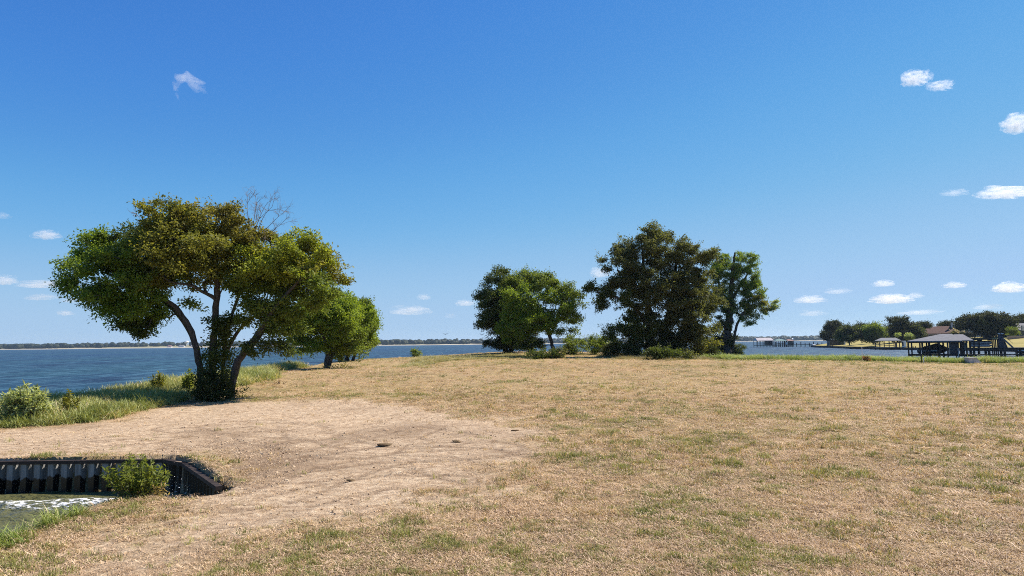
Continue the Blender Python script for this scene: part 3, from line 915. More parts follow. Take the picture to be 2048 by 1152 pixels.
for i, (lab, base, lobes) in enumerate((
        ('leafy green bush between the leaning tree and the tallest tree, nearer the leaning tree', (1150, 712), [(1150, 690, 22, 22, 3, 2, 1, 'mid'), (1140, 700, 14, 14, 3, 1.6, 1, 'dark')]),
        ('leafy green bush with upright shoots, midway between leaning tree and tallest tree', (1192, 711), [(1192, 692, 26, 18, 3, 2, 1, 'mid'), (1205, 680, 10, 12, 3, 1.2, .7, 'mid')]),
        ('dull bush with dry straw at its foot where the brush meets the field', (1222, 714), [(1222, 702, 18, 13, 0, 1.4, 1, 'dull'), (1232, 690, 14, 14, 1, 1.2, .8, 'dark')]),
        ('scrubby brush under the left edge of the tallest tree crown', (1262, 716), [(1262, 704, 22, 12, -.5, 1.4, 1, 'dull'), (1255, 695, 18, 12, 0, 1.2, .8, 'dark')]),
        ('scrubby weeds in front of the tallest tree trunks', (1340, 719), [(1330, 708, 34, 11, -1.0, 1.0, 1, 'dark'), (1375, 712, 22, 8, -1.0, 1.0, .8, 'dull')]),
        ('scrub in the gap between the tallest tree and the green tree', (1410, 717), [(1405, 706, 18, 11, 0, 1.2, 1, 'dull'), (1425, 710, 10, 7, 0, 1, .7, 'dark')]),
        ('spiky dark shrub at the lake side foot of the green tree', (1472, 714), [(1472, 702, 12, 13, .4, 1, 1, 'dark')]))):
    plant('brush_bush', lab, 'bush', base, [], lobes, nclus=70, per=60, leaf=(.2, .45), sig=.27, gap=.25, seed=30 + i, min_d=.3, twigs=1, group='brush under the trees')

# ------------------------------------------------------------------ grasses (uncountable: one object per stand)
def blade_tuft(name, n, h, spread, lean, w, seed, segs=3, flat=False):
    r = np.random.default_rng(seed)
    V, F = [], []
    for _ in range(n):
        a = r.uniform(0, 2 * math.pi)
        b = np.array([r.normal() * spread, r.normal() * spread, 0])
        d = np.array([math.cos(a), math.sin(a), 0])
        s = np.array([-d[1], d[0], 0]) * w / 2 * r.uniform(.6, 1.4)
        hh = h * r.uniform(0.5, 1.2)
        ln = lean * r.uniform(0.2, 1.3) * hh
        base = len(V)
        for k in range(segs):
            t = k / segs
            if flat:
                p = b + d * hh * t + np.array([0, 0, 0.10 * h + 0.25 * h * math.sin(t * 3) * r.uniform(0, 1)])
            else:
                p = b + d * ln * t ** 1.8 + np.array([0, 0, hh * (t - 0.25 * lean * t ** 3)])
            V += [p - s * (1 - 0.5 * t), p + s * (1 - 0.5 * t)]
        tip = (b + d * hh + np.array([0, 0, 0.08 * h])) if flat else b + d * ln + np.array([0, 0, hh * (1 - 0.25 * lean)])
        V.append(tip)
        for k in range(segs - 1):
            i = base + 2 * k
            F.append((i, i + 1, i + 3, i + 2))
        i = base + 2 * (segs - 1)
        F.append((i, i + 1, i + 2))
    me = bpy.data.meshes.new(name)
    me.from_pydata([tuple(v) for v in V], [], F)
    me.materials.append(M['grass'])
    return bpy.data.objects.new(name, me)

def source(name, objs):
    c = bpy.data.collections.new(name)
    for o in objs:
        c.objects.link(o)
    return c

def scatter(name, P, rotz, scl, tint, coll, label=None, tilt=0.15, seed=0, kind='stuff', cat=None):
    r = np.random.default_rng(seed)
    n = len(P)
    me = bpy.data.meshes.new(name)
    me.vertices.add(n)
    me.vertices.foreach_set('co', np.ascontiguousarray(P, dtype=np.float32).ravel())
    rot = np.stack([r.normal(size=n) * tilt, r.normal(size=n) * tilt, rotz], 1)
    set_attr(me, 'rot', rot, 'FLOAT_VECTOR')
    set_attr(me, 'scl', scl, 'FLOAT_VECTOR')
    set_attr(me, 'tint', np.concatenate([tint, np.ones((n, 1))], 1), 'FLOAT_COLOR')
    o = link(name, me)
    g = bpy.data.node_groups.new(name, 'GeometryNodeTree')
    g.interface.new_socket('Geometry', in_out='INPUT', socket_type='NodeSocketGeometry')
    g.interface.new_socket('Geometry', in_out='OUTPUT', socket_type='NodeSocketGeometry')
    N = g.nodes
    gi, go = N.new('NodeGroupInput'), N.new('NodeGroupOutput')
    ci = N.new('GeometryNodeCollectionInfo')
    ci.inputs['Collection'].default_value = coll
    ci.inputs['Separate Children'].default_value = True
    ci.inputs['Reset Children'].default_value = True
    ip = N.new('GeometryNodeInstanceOnPoints')
    ip.inputs['Pick Instance'].default_value = True
    def na(nm, t):
        a = N.new('GeometryNodeInputNamedAttribute')
        a.data_type = t
        a.inputs[0].default_value = nm
        return a.outputs[0]
    rv = N.new('FunctionNodeRandomValue')
    rv.data_type = 'INT'
    rv.inputs[4].default_value = 0
    rv.inputs[5].default_value = len(coll.objects) - 1
    L = g.links.new
    L(gi.outputs[0], ip.inputs['Points'])
    L(ci.outputs[0], ip.inputs['Instance'])
    L(rv.outputs[2], ip.inputs['Instance Index'])
    L(na('rot', 'FLOAT_VECTOR'), ip.inputs['Rotation'])
    L(na('scl', 'FLOAT_VECTOR'), ip.inputs['Scale'])
    L(ip.outputs[0], go.inputs[0])
    md = o.modifiers.new('scatter', 'NODES')
    md.node_group = g
    return tag(o, label, cat, kind=kind)

turf = source('turf_src', [blade_tuft('turf_blades', 14, 0.075, 0.05, 1.0, 0.008, 100 + i) for i in range(6)])
strawc = source('straw_src', [blade_tuft('straw_blades', 9, 0.10, 0.07, 1.0, 0.008, 120 + i, 3, True) for i in range(5)])
tallc = source('tall_src', [blade_tuft('tall_blades', 16, 1.0, 0.10, 0.5, 0.022, 140 + i, 4) for i in range(5)])
meadow = source('meadow_src', [blade_tuft('meadow_blades', 12, 0.32, 0.08, 0.8, 0.013, 160 + i, 3) for i in range(5)])

def ring_points(r0, r1, dens, ang=(50, 132), seed=0):
    r = np.random.default_rng(seed)
    A = (R(ang[1]) - R(ang[0])) * (r1 * r1 - r0 * r0) / 2
    n = int(A * dens)
    rr = np.sqrt(r.uniform(r0 * r0, r1 * r1, n))
    a = r.uniform(R(ang[0]), R(ang[1]), n)
    return rr * np.cos(a), rr * np.sin(a)

def lerp_col(a, b, t):
    return np.array(a)[None] * (1 - t[:, None]) + np.array(b)[None] * t[:, None]

rg = np.random.default_rng(99)
Px, Py, Sc = [], [], []
for (r0, r1, dn, s) in ((7.5, 12, 260, .9), (12, 18, 130, 1.1), (18, 28, 55, 1.5), (28, 45, 20, 2.1), (45, 112, 4.5, 3.2)):
    x, y = ring_points(r0, r1, dn, seed=int(r0))
    Px.append(x); Py.append(y); Sc.append(np.full(len(x), s))
Px, Py, Sc = map(np.concatenate, (Px, Py, Sc))
d_, g_, m_, ru_, cl_ = fields(Px, Py)
z_ = H(Px, Py)
patch = fbm2(Px, Py, 2.5, 3, 71)
patch = 0.55 * patch + 0.45 * fbm2(Px, Py, 0.9, 3, 73)
pk = sstep(0.44, 0.60, patch)
keep = (z_ > 0.5) & (rg.random(len(Px)) > d_ * 0.97) & (rg.random(len(Px)) < 0.07 + 1.0 * pk + 0.3 * g_)
Px, Py, Sc, z_, g_, patch, pk = (a[keep] for a in (Px, Py, Sc, z_, g_, patch, pk))
n = len(Px)
u = rg.random(n)
gclump = sstep(0.56, 0.72, fbm2(Px, Py, 1.6, 3, 91) + 0.07 * (1 - sstep(14, 30, Py)))
isg = rg.random(n) < 0.13 + 0.62 * g_ + 0.5 * gclump
tint = np.where(isg[:, None], lerp_col((0.13, 0.15, 0.036), (0.42, 0.40, 0.13), u), lerp_col((0.23, 0.148, 0.074), (0.80, 0.595, 0.36), u))
zs = np.minimum(Sc, 1.6) * rg.uniform(0.4, 1.3, n) * np.where(isg, 1.3, 0.85) * (0.55 + 0.75 * pk)
scl = np.stack([Sc * rg.uniform(.8, 1.3, n), Sc * rg.uniform(.8, 1.3, n), zs], 1)
scatter('mown_grass', np.stack([Px, Py, z_ - 0.005], 1), rg.uniform(0, 6.28, n), scl, tint, turf, seed=1)

# straw lying on the field and the edge of the dirt
Px, Py, Sc = [], [], []
for (r0, r1, dn, s) in ((7.5, 13, 230, 1.0), (13, 22, 95, 1.3), (22, 40, 28, 1.9), (40, 75, 6, 2.8)):
    x, y = ring_points(r0, r1, dn, seed=50 + int(r0))
    Px.append(x); Py.append(y); Sc.append(np.full(len(x), s))
Px, Py, Sc = map(np.concatenate, (Px, Py, Sc))
d_, g_, m_, ru_, cl_ = fields(Px, Py)
z_ = H(Px, Py)
keep = (z_ > 0.5) & (rg.random(len(Px)) > d_ * 0.95)
Px, Py, Sc, z_ = (a[keep] for a in (Px, Py, Sc, z_))
n = len(Px)
tint = lerp_col((0.26, 0.165, 0.092), (0.82, 0.615, 0.42), rg.random(n))
scl = np.stack([Sc, Sc, np.minimum(Sc, 1.3)], 1) * rg.uniform(.6, 1.3, (n, 1))
scatter('straw_litter', np.stack([Px, Py, z_], 1), rg.uniform(0, 6.28, n), scl, tint, strawc, tilt=0.1, seed=2)

def stand(name, poly, dens, hgt, cols, coll, seed, wid=1.0, noisef=0.6, lo=0.2, label=None, zmin=0.12):
    r = np.random.default_rng(seed)
    poly = np.asarray(poly, float)
    lo_, hi_ = poly.min(0), poly.max(0)
    n = int((hi_ - lo_).prod() * dens)
    x, y = r.uniform(lo_[0], hi_[0], n), r.uniform(lo_[1], hi_[1], n)
    f = fbm2(x, y, noisef, 3, seed)
    edge = poly_sd(x, y, poly)
    k = (edge + (f - 0.5) * 1.2 > 0) & (f > lo) & (H0(x, y) > zmin)
    x, y, f, edge = x[k], y[k], f[k], edge[k]
    n = len(x)
    t = np.clip(0.5 * r.random(n) + 1.6 * (fbm2(x, y, 0.5, 3, seed + 5) - 0.25), 0, 1)
    tint = lerp_col(cols[0], cols[1], t) * r.uniform(0.8, 1.2, (n, 1))
    if len(cols) > 2:
        mk = r.random(n) < 0.10
        tint[mk] = np.array(cols[2])
    h = hgt * (0.35 + 0.9 * f) * r.uniform(0.6, 1.25, n) * sstep(-0.4, 0.9, edge + 0.35)
    scl = np.stack([np.full(n, wid), np.full(n, wid), h], 1) * r.uniform(.8, 1.2, (n, 1))
    return scatter(name, np.stack([x, y, H(x, y) - 0.02], 1), r.uniform(0, 6.28, n), scl, tint, coll, label, seed=seed)

GR = ((0.15, 0.20, 0.045), (0.46, 0.46, 0.18), (0.70, 0.58, 0.36))
LEFTB = [gp(*p)[:2] for p in ((-260, 880), (0, 858), (110, 852), (230, 836), (330, 812), (400, 792), (470, 775), (560, 757))]
LEFTB += [(-22.2, 66), (-22.4, 78), (-25.8, 78), (-25.2, 60), (-26, 50), (-29, 41.5), (-34, 34.8), (-41, 29.5)]
stand('bank_grass', LEFTB, 28, 0.78, GR, tallc, 201, 1.25, label=None)
RIGHTB = [(33, 89.5), (45, 88.5), (60, 88), (75, 88), (95, 87.5), (95, 93.5), (60, 92.8), (38, 95), (31, 101), (26, 100)]
stand('shore_grass', RIGHTB, 34, 0.8, ((0.17, 0.25, 0.05), (0.44, 0.50, 0.18), (0.56, 0.50, 0.28)), tallc, 202, 1.6, 0.35)
NEARB = [(-15.5, 13.0), (-12.5, 13.6), (-10.7, 14.2), (-9.6, 14.8), (-8.9, 14.3), (-8.6, 13.0), (-8.9, 11.8), (-10.2, 11.0), (-15, 10.6)]
stand('near_bank_grass', NEARB, 120, 0.3, ((0.10, 0.17, 0.03), (0.36, 0.40, 0.11), (0.6, 0.5, 0.28)), tallc, 203, 0.75, 1.2, 0.34, zmin=0.03)
CLUMPB = [(-10.3, 14.3), (-9.5, 14.7), (-8.9, 14.5), (-8.7, 13.7), (-9.9, 13.4)]
stand('bank_grass_clump', CLUMPB, 150, 0.6, ((0.10, 0.17, 0.03), (0.36, 0.40, 0.11), (0.6, 0.5, 0.28)), tallc, 207, 0.75, 1.5, 0.2, zmin=0.03)
CRESTB = [gp(*p)[:2] for p in ((800, 735), (900, 722), (1000, 718), (1060, 716), (1040, 708), (950, 710), (850, 715))]
stand('brow_grass', CRESTB, 7, 0.8, ((0.24, 0.24, 0.10), (0.45, 0.40, 0.2)), meadow, 204, 3.0, 0.3)
DRYB = [(-9.5, 15.1), (-9.1, 15.9), (-8.5, 16.1), (-8.1, 15.9), (-7.9, 15.2), (-8.8, 14.7)]
stand('dry_bank_straw', DRYB, 120, 1.1, ((0.32, 0.20, 0.11), (0.66, 0.48, 0.28)), strawc, 205, 2.2, 1.5, 0.2, zmin=0.05)
FOOT = [gp(*p)[:2] for p in ((1195, 716), (1260, 719), (1340, 722), (1420, 720), (1490, 717), (1490, 713), (1195, 711))]
stand('tree_foot_weeds', FOOT, 10, 1.5, ((0.10, 0.10, 0.04), (0.38, 0.31, 0.15)), meadow, 206, 1.8, 0.5, 0.45)

# soil clods on the churned dirt
def clod_obj(seed):
    r = np.random.default_rng(seed)
    import bmesh
    bm = bmesh.new()
    bmesh.ops.create_icosphere(bm, subdivisions=1, radius=1)
    for v in bm.verts:
        v.co *= 0.7 + 0.6 * r.random()
        v.co.z *= 0.65
    me = bpy.data.meshes.new('clod')
    bm.to_mesh(me); bm.free()
    me.materials.append(M['clod'])
    return bpy.data.objects.new('clod', me)
m = mat('soil_clod', (0.4, 0.3, 0.2), 0.95, 0.1)
q = NB(m)
q.l(q.attr('tint', 'INSTANCER', 'Color'), q.b.inputs['Base Color'])
M['clod'] = m
M['sod'] = noisy('turned_sod', (0.10, 0.07, 0.04), (0.26, 0.18, 0.10), 20, .95, .1, .8, .03)
clods = source('clod_src', [clod_obj(i) for i in range(4)])
x, y = ring_points(14, 40, 60, (80, 132), 77)
d_, g_, m_, ru_, cl_ = fields(x, y)
dw_ = wall_d(x, y)
pr = d_ * (0.07 + 1.0 * cl_ + 0.5 * np.exp(-dw_ / 0.5) + 0.25 * ru_)
k = (rg.random(len(x)) < pr) & (H0(x, y) > 0.5)
x, y = x[k], y[k]
n = len(x)
sz = 0.011 + 0.024 * rg.random(n) ** 3
scl = np.stack([sz * rg.uniform(.8, 1.5, n), sz * rg.uniform(.8, 1.5, n), sz], 1)
scatter('soil_clods', np.stack([x, y, H(x, y) + sz * 0.2], 1), rg.uniform(0, 6.28, n), scl, lerp_col((0.30, 0.20, 0.12), (0.62, 0.48, 0.32), rg.random(n)), clods, tilt=.5, seed=6)

for i, (px, py, sz_, lab) in enumerate(((770, 891, .2, 'dark clump of turned sod lying on the bare dirt'), (913, 884, .13, 'small dark sod scrap at the far side of the bare dirt'), (1030, 862, .12, 'small sod scrap where the dirt meets the grass'), (700, 962, .1, 'tiny sod scrap low on the bare dirt'))):
    b = gp(px, py)
    o = clod_obj(20 + i)
    o.name = 'sod_clump'
    o.data.materials.clear()
    o.data.materials.append(M['sod'])
    COL.objects.link(o)
    o.location = (b[0], b[1], b[2] + 0.02)
    o.scale = (sz_ * 1.3, sz_, sz_ * 0.55)
    tag(o, lab, 'sod clump', 'sod on the dirt', 'thing')
# spray thrown up in the corner of the cove
M['foam'] = mat('water_spray', (0.85, 0.87, 0.88), 0.4, 0.5)
dm = clod_obj(3); dm.name = 'droplet'; dm.data.materials.clear(); dm.data.materials.append(M['foam'])
drops = source('drop_src', [dm])
n = 260
t = rg.random(n)
p0 = CORNER + (WING - CORNER) * (0.35 + 0.4 * t[:, None]) + np.array([-0.55, -0.35]) * rg.uniform(0.2, 1.3, (n, 1))
hz_ = 0.05 + 0.75 * rg.random(n) ** 1.4
sz = 0.004 + 0.016 * rg.random(n) ** 4
scatter('water_spray', np.column_stack([p0, hz_]), rg.uniform(0, 6, n), np.column_stack([sz, sz, sz]), np.ones((n, 3)), drops, seed=7)

# ------------------------------------------------------------------ shrubs of the near banks
def shoot_shrub(name, label, base, stems_n, hgt, spread, leaf, pal, seed, group=None, gaps=0.03, lean=(0, 0)):
    """Upright shoots with long leaves set along them."""
    r = np.random.default_rng(seed)
    B = np.array(base, float)
    root = thing(name, label, 'shrub', B, group)
    ch, LP, LD, LC = [], [], [], []
    for i in range(stems_n):
        a = r.uniform(0, 6.28)
        rad = spread * math.sqrt(r.random())
        h = hgt * r.uniform(0.45, 1.0) * (1 - 0.35 * (rad / spread))
        e = np.array([math.cos(a) * rad + lean[0] * h, math.sin(a) * rad * 0.8 + lean[1] * h, h])
        s = np.array([math.cos(a) * rad * 0.35, math.sin(a) * rad * 0.3, -0.1])
        tt = np.linspace(0, 1, 7)
        Q = s + (e - s) * tt[:, None] + np.array([0, 0, 0.12 * h]) * np.sin(tt * 3.1)[:, None]
        ch.append((Q, np.linspace(0.011, 0.003, 7) * leaf / 0.11))
        nl = int(h / gaps)
        t = r.uniform(0.2, 1.0, nl) ** 0.8
        p = np.stack([np.interp(t, tt, Q[:, k]) for k in range(3)], 1)
        d = r.normal(size=(nl, 3)) + np.array([0, 0, 0.6])
        LP.append(p); LD.append(d)
        lo, hi = PAL[pal]
        f = np.clip(r.uniform(0, 1) * 0.5 + 0.5 * r.random(nl), 0, 1)
        LC.append(np.array(lo) + (np.array(hi) - np.array(lo)) * f[:, None])
    V, F = tubes(ch, 4)
    link('stems', mesh_np('stem', V, F, M['bark_dark'], True), root).name = 'branchwork'
    P, D_, C_ = map(np.concatenate, (LP, LD, LC))
    V, F, c4 = leaves(P, D_, leaf, 0.27, np.concatenate([C_, np.ones((len(C_), 1))], 1), r)
    me = mesh_np('foliage', V, F, M['leaf'])
    set_attr(me, 'tint', c4, 'FLOAT_COLOR')
    link('foliage', me, root)
    return root
PAL['willow'] = ((0.09, 0.13, 0.022), (0.25, 0.28, 0.06))
def grd(x, y):
    return np.array([x, y, float(H0(np.array([x]), np.array([y]))[0])])
shoot_shrub('willow_shrub', 'leafy yellow-green shrub on the rim of the cove before the black wall', grd(-8.4, 16.2), 78, 1.2, 0.78, 0.12, 'willow', 61, gaps=.026, lean=(-.1, .05))
shoot_shrub('willow_shrub', 'thin grassy shoots beside the leafy rim shrub, nearest the wing wall', grd(-7.95, 16.2), 14, 0.6, 0.3, 0.10, 'straw', 62, gaps=.03)
PAL['silver'] = ((0.15, 0.21, 0.06), (0.64, 0.68, 0.36))
b = np.array(at(50, 838, 33.0)); b[2] = float(H0(b[0:1], b[1:2])[0])
shoot_shrub('pale_bush', 'pale green rounded bush at the lake edge, beyond the dirt', b, 150, 2.05, 1.25, 0.24, 'silver', 63, gaps=.055)
for i, (px, py, w, h, lab) in enumerate(((315, 768, 14, .9, 'dull grassy shrub among bank grass, farther from the large tree'), (376, 768, 12, .95, 'yellow-green grassy shrub among bank grass close beside the large tree'), (140, 812, 14, .8, 'olive weed clump in bank grass beside the pale bush'))):
    b = np.array(at(px, py, 46.0 if px > 200 else 34.5)); b[2] = float(H0(b[0:1], b[1:2])[0])
    shoot_shrub('bank_shrub', lab, b, 40, h + 0.75, w / 30, 0.2, 'yellow' if px > 350 else 'olive', 64 + i, 'shrubs in the bank grass', gaps=.05)

# ------------------------------------------------------------------ the far bank across the inlet
M['lawn'] = noisy('far_lawn', (0.27, 0.23, 0.075), (0.40, 0.33, 0.12), 0.12, 0.95, 0.1)
BULK = np.array([(186, 445), (180, 425), (172, 390), (162, 345), (158, 320), (156, 290), (156, 262), (160, 235), (170, 205), (190, 180), (230, 160), (330, 140)], float)
bx_ = []
us = np.array([0, 0.4, 3, 8, 15, 25, 40, 60, 90, 140, 220, 400, 800])
for i, (x, y) in enumerate(BULK):
    for u in us:
        zz = 0.95 + 0.05 * min(u, 4) / 4 + 0.075 * max(0, u - 5) if u < 60 else 0.95 + 0.05 + 0.075 * 55 + 0.012 * (u - 60)
        bx_.append((x + u * 0.97, y + u * 0.24 + (u * 0.5 if i == 0 else 0), zz + 0.25 * math.sin(i * 1.7 + u * 0.07) * min(1, u / 20)))
nb, nu = len(BULK), len(us)
F = [(i * nu + j, (i + 1) * nu + j, (i + 1) * nu + j + 1, i * nu + j + 1) for i in range(nb - 1) for j in range(nu - 1)]
me = mesh_np('far_lawn', np.array(bx_), np.array(F), M['lawn'], True)
tag(link('far_lawn', me), kind='structure')
def lawn_z(x, y):
    V = np.array(bx_)
    k = np.argsort((V[:, 0] - x) ** 2 + (V[:, 1] - y) ** 2)[:4]
    w = 1 / ((V[k, 0] - x) ** 2 + (V[k, 1] - y) ** 2 + 0.5)
    return float((V[k, 2] * w).sum() / w.sum())
M['dark_wood'] = noisy('dark_treated_wood', (0.022, 0.02, 0.019), (0.06, 0.052, 0.045), 1.6, 0.85, 0.2, 0.3, 0.02, (1, 1, 0.2))
M['grey_wood'] = noisy('weathered_deck_wood', (0.14, 0.125, 0.11), (0.26, 0.235, 0.21), 2.0, 0.85, 0.2)
M['shingle'] = noisy('grey_roof_shingle', (0.15, 0.15, 0.16), (0.235, 0.235, 0.245), 1.6, 0.9, 0.2, 0.4, 0.03, (1, 1, 4))
M['brown_roof'] = noisy('brown_roof_shingle', (0.085, 0.046, 0.036), (0.14, 0.08, 0.062), 1.0, 0.9, 0.2, 0.3, 0.03)
M['brick'] = noisy('tan_brick', (0.26, 0.18, 0.135), (0.36, 0.26, 0.20), 2.0, 0.9, 0.2)
M['white'] = noisy('white_paint', (0.62, 0.62, 0.60), (0.8, 0.8, 0.78), 1.5, 0.6, 0.3)
M['pinkwhite'] = noisy('pale_metal_roof', (0.38, 0.33, 0.325), (0.48, 0.43, 0.42), 0.8, 0.5, 0.4)
M['greenroof'] = noisy('green_metal_roof', (0.10, 0.17, 0.16), (0.16, 0.25, 0.23), 0.8, 0.6, 0.4)
M['redroof'] = noisy('rust_red_roof', (0.22, 0.12, 0.10), (0.32, 0.19, 0.16), 0.8, 0.7, 0.3)
M['black'] = noisy('black_hull', (0.012, 0.012, 0.014), (0.03, 0.03, 0.034), 2, 0.4, 0.4)
M['navy'] = noisy('dark_navy_paint', (0.025, 0.028, 0.04), (0.05, 0.055, 0.075), 1.5, 0.5, 0.4)
M['alu'] = noisy('brushed_aluminium', (0.36, 0.37, 0.39), (0.55, 0.56, 0.58), 3, 0.4, 0.5)
M['concrete'] = noisy('pale_concrete', (0.34, 0.33, 0.31), (0.55, 0.54, 0.51), 1.5, 0.9, 0.2, 0.3, 0.02)
M['glass'] = mat('window_glass', (0.03, 0.04, 0.05), 0.1, 0.5)
M['cover'] = noisy('black_boat_cover', (0.018, 0.018, 0.02), (0.04, 0.04, 0.042), 2, 0.8, 0.2)

V, F = [], []
for i, (x, y) in enumerate(BULK):
    V += [(x - 0.15, y - 0.05, -1.0), (x - 0.15, y - 0.05, 1.02), (x + 0.25, y + 0.05, 1.02)]
for i in range(nb - 1):
    a = 3 * i
    F += [(a, a + 3, a + 4, a + 1), (a + 1, a + 4, a + 5, a + 2)]
bk = thing('bulkhead', 'long low black bulkhead along the water under the far lawn', 'retaining wall', (158, 320, 0))
part('face', V, F, M['dark_wood'], bk)

PPB = FPX / 156.0
def bz(py, Yd, px=1900):
    return at(px, py, Yd)[2]
def bxx(px, Yd):
    return at(px, 690, Yd)[0]

# --- the hip roofed boathouse nearest the field
Yb = 156.0
X0, X1 = bxx(1836, Yb), bxx(1956, Yb)
ze, zr = bz(683, Yb), bz(667.5, Yb)
bh = thing('boathouse', 'open boathouse with grey hip roof on black posts, just past the shore grass', 'boathouse', ((X0 + X1) / 2, Yb + 4, 0))
hip('roof', bh, M['shingle'], X0, bxx(1943, Yb), Yb - 0.5, Yb + 9.5, ze, zr, bxx(1880, Yb + 4.5), bxx(1901, Yb + 4.5))
hip('roof', bh, M['shingle'], bxx(1890, Yb), X1 + 1.0, Yb + 0.4, Yb + 8.6, ze + 0.05, zr - 0.12, bxx(1906, Yb + 4.5), bxx(1922, Yb + 4.5))
for px in (1838, 1844.5, 1861, 1866, 1880, 1899, 1915, 1935, 1951):
    for yy, w in ((Yb + 0.3, 0.34), (Yb + 8.4, 0.24)):
        if yy > Yb + 1 and px in (1861, 1915):
            continue
        x = bxx(px, Yb)
        box('post', bh, M['dark_wood'], x - w / 2, x + w / 2, yy - w / 2, yy + w / 2, -1.5, ze + 0.05)
for yy in (Yb + 0.1, Yb + 8.6):
    box('beam', bh, M['dark_wood'], X0 + 0.3, X1 - 0.2, yy - 0.1, yy + 0.1, ze - 0.28, ze - 0.02)
zc = bz(709, Yb)
for yy in (Yb + 0.5, Yb + 8.0):
    box('catwalk', bh, M['dark_wood'], X0 + 0.25, X1, yy - 0.45, yy + 0.45, zc - 0.3, zc)
xc0, xc1 = bxx(1920, Yb), bxx(1936, Yb)
box('storage_closet', bh, M['navy'], xc0, xc1, Yb + 1.2, Yb + 6.5, zc + 0.02, ze - 0.3)
box('deck', bh, M['dark_wood'], xc0 - 0.4, X1 + 1.5, Yb + 0.96, Yb + 7.5, zc - 0.25, zc + 0.01)
box('storage_closet', bh, M['navy'], bxx(1941, Yb), bxx(1947, Yb), Yb + 3, Yb + 6, zc + 0.02, ze - 0.3)
box('locker', bh, M['grey_wood'], bxx(1946, Yb) + .1, bxx(1951, Yb), Yb + 1.2, Yb + 2.2, bz(700, Yb), bz(686, Yb))

def boat_hull(root, x0, x1, y0, y1, z0, z1, m1, bow=+1, name='hull', flare=0.75):
    """A hull along X with its bow at the +X or -X end."""
    n = 9
    V, F = [], []
    for i in range(n):
        t = i / (n - 1)
        x = x0 + (x1 - x0) * (t if bow > 0 else 1 - t)
        k = 1.0 if t < 0.55 else 1 - ((t - 0.55) / 0.45) ** 2 * 0.96
        yc, hw = (y0 + y1) / 2, (y1 - y0) / 2 * k
        zk = z0 + (z1 - z0) * 0.75 * max(0, (t - 0.6) / 0.4) ** 2
        V += [(x, yc, zk), (x, yc - hw * flare, zk + 0.25 * (z1 - z0)), (x, yc - hw, z1), (x, yc - hw * 0.8, z1 + 0.02), (x, yc + hw * 0.8, z1 + 0.02), (x, yc + hw, z1), (x, yc + hw * flare, zk + 0.25 * (z1 - z0))]
    for i in range(n - 1):
        for j in range(7):
            a, b = i * 7 + j, i * 7 + (j + 1) % 7
            F.append((a, b, b + 7, a + 7))
    F.append(tuple(range(7)))
    return part(name, V, F, m1, root, False)

bt = thing('motorboat', 'covered black motorboat with pale stripe hanging on the lift in the boathouse', 'motorboat', (bxx(1885, Yb), Yb + 3.5, 0))
hx0, hx1 = bxx(1864, Yb), bxx(1918, Yb)
h0, h1 = bz(708, Yb), bz(697, Yb)
boat_hull(bt, hx0, hx1, Yb + 2.2, Yb + 4.6, h0, h1, M['black'], 1)
box('stripe', bt, M['white'], hx0 + 0.3, hx0 + 3.4, Yb + 2.165, Yb + 2.195, bz(702.5, Yb), bz(701, Yb))
V = []
cs = [(0, .0), (.12, .45), (.35, .75), (.55, 1.15), (.7, .9), (.9, .35), (1, 0)]
for t, hh in cs:
    x = hx0 + (hx1 - hx0) * t
    for dy, k in ((2.1, 0.02), (2.5, .6), (3.4, 1), (4.3, .6), (4.7, 0.02)):
        V.append((x, Yb + dy, h1 + 0.03 + hh * 1.0 * k))
F = [(i * 5 + j, i * 5 + j + 1, i * 5 + j + 6, i * 5 + j + 5) for i in range(len(cs) - 1) for j in range(4)]
part('boat_cover', V, F, M['cover'], bt, True)
ox = bxx(1858, Yb)
mo = lathe('outboard_motor', bt, M['black'], (ox + 0.1, Yb + 3.4, bz(702, Yb)), [(0.05, -0.55), (0.34, -0.45), (0.46, 0.1), (0.42, 0.5), (0.2, 0.62)], 10)
box('motor_leg', bt, M['black'], ox - 0.05, ox + 0.45, Yb + 3.25, Yb + 3.55, bz(709, Yb), bz(703, Yb))
box('motor_badge', bt, M['alu'], ox + 0.02, ox + 0.4, Yb + 2.9, Yb + 2.93, bz(703, Yb), bz(700, Yb))
bl = thing('boat_lift', 'dark boat lift cradle under the black motorboat', 'boat lift', (bxx(1885, Yb), Yb + 3.4, 0))
for px in (1872, 1905):
    box('cradle_beam', bl, M['dark_wood'], bxx(px, Yb) - .12, bxx(px, Yb) + .12, Yb + 1.2, Yb + 7.2, h0 - 0.45, h0 - 0.22)
    for dy in (1.6, 5.4):
        box('post', bl, M['dark_wood'], bxx(px, Yb) + .2, bxx(px, Yb) + .45, Yb + dy, Yb + dy + .25, -1.5, ze - 0.3)

# --- sun deck dock beyond it
Ys = 172.0
sd = thing('sundeck_dock', 'flat topped dark sun deck dock with railing and stair, beside the hip roofed boathouse', 'dock', (bxx(1985, Ys), Ys + 3, 0))
sx0, sx1 = bxx(1950, Ys), bxx(2014, Ys)
zt, zd = bz(677.5, Ys, 1985), bz(695.5, Ys, 1985)
box('upper_deck', sd, M['dark_wood'], sx0, sx1, Ys, Ys + 8, zt - 0.25, zt)
box('lower_deck', sd, M['dark_wood'], sx0 - 1, bxx(2046, Ys) + 12, Ys - 1.2, Ys + 8, zd - 0.35, zd)
for px in (1957, 1964, 1974, 2003, 2010):
    for yy in (Ys + .4, Ys + 7.4):
        x = bxx(px, Ys)
        box('post', sd, M['dark_wood'], x - .15, x + .15, yy - .15, yy + .15, -1.5, zt - 0.02)
for px in (1953, 1962, 1971, 1984, 1998, 2012):
    x = bxx(px, Ys)
    box('rail_post', sd, M['dark_wood'], x - .05, x + .05, Ys + .05, Ys + .15, zt, zt + 1.05)
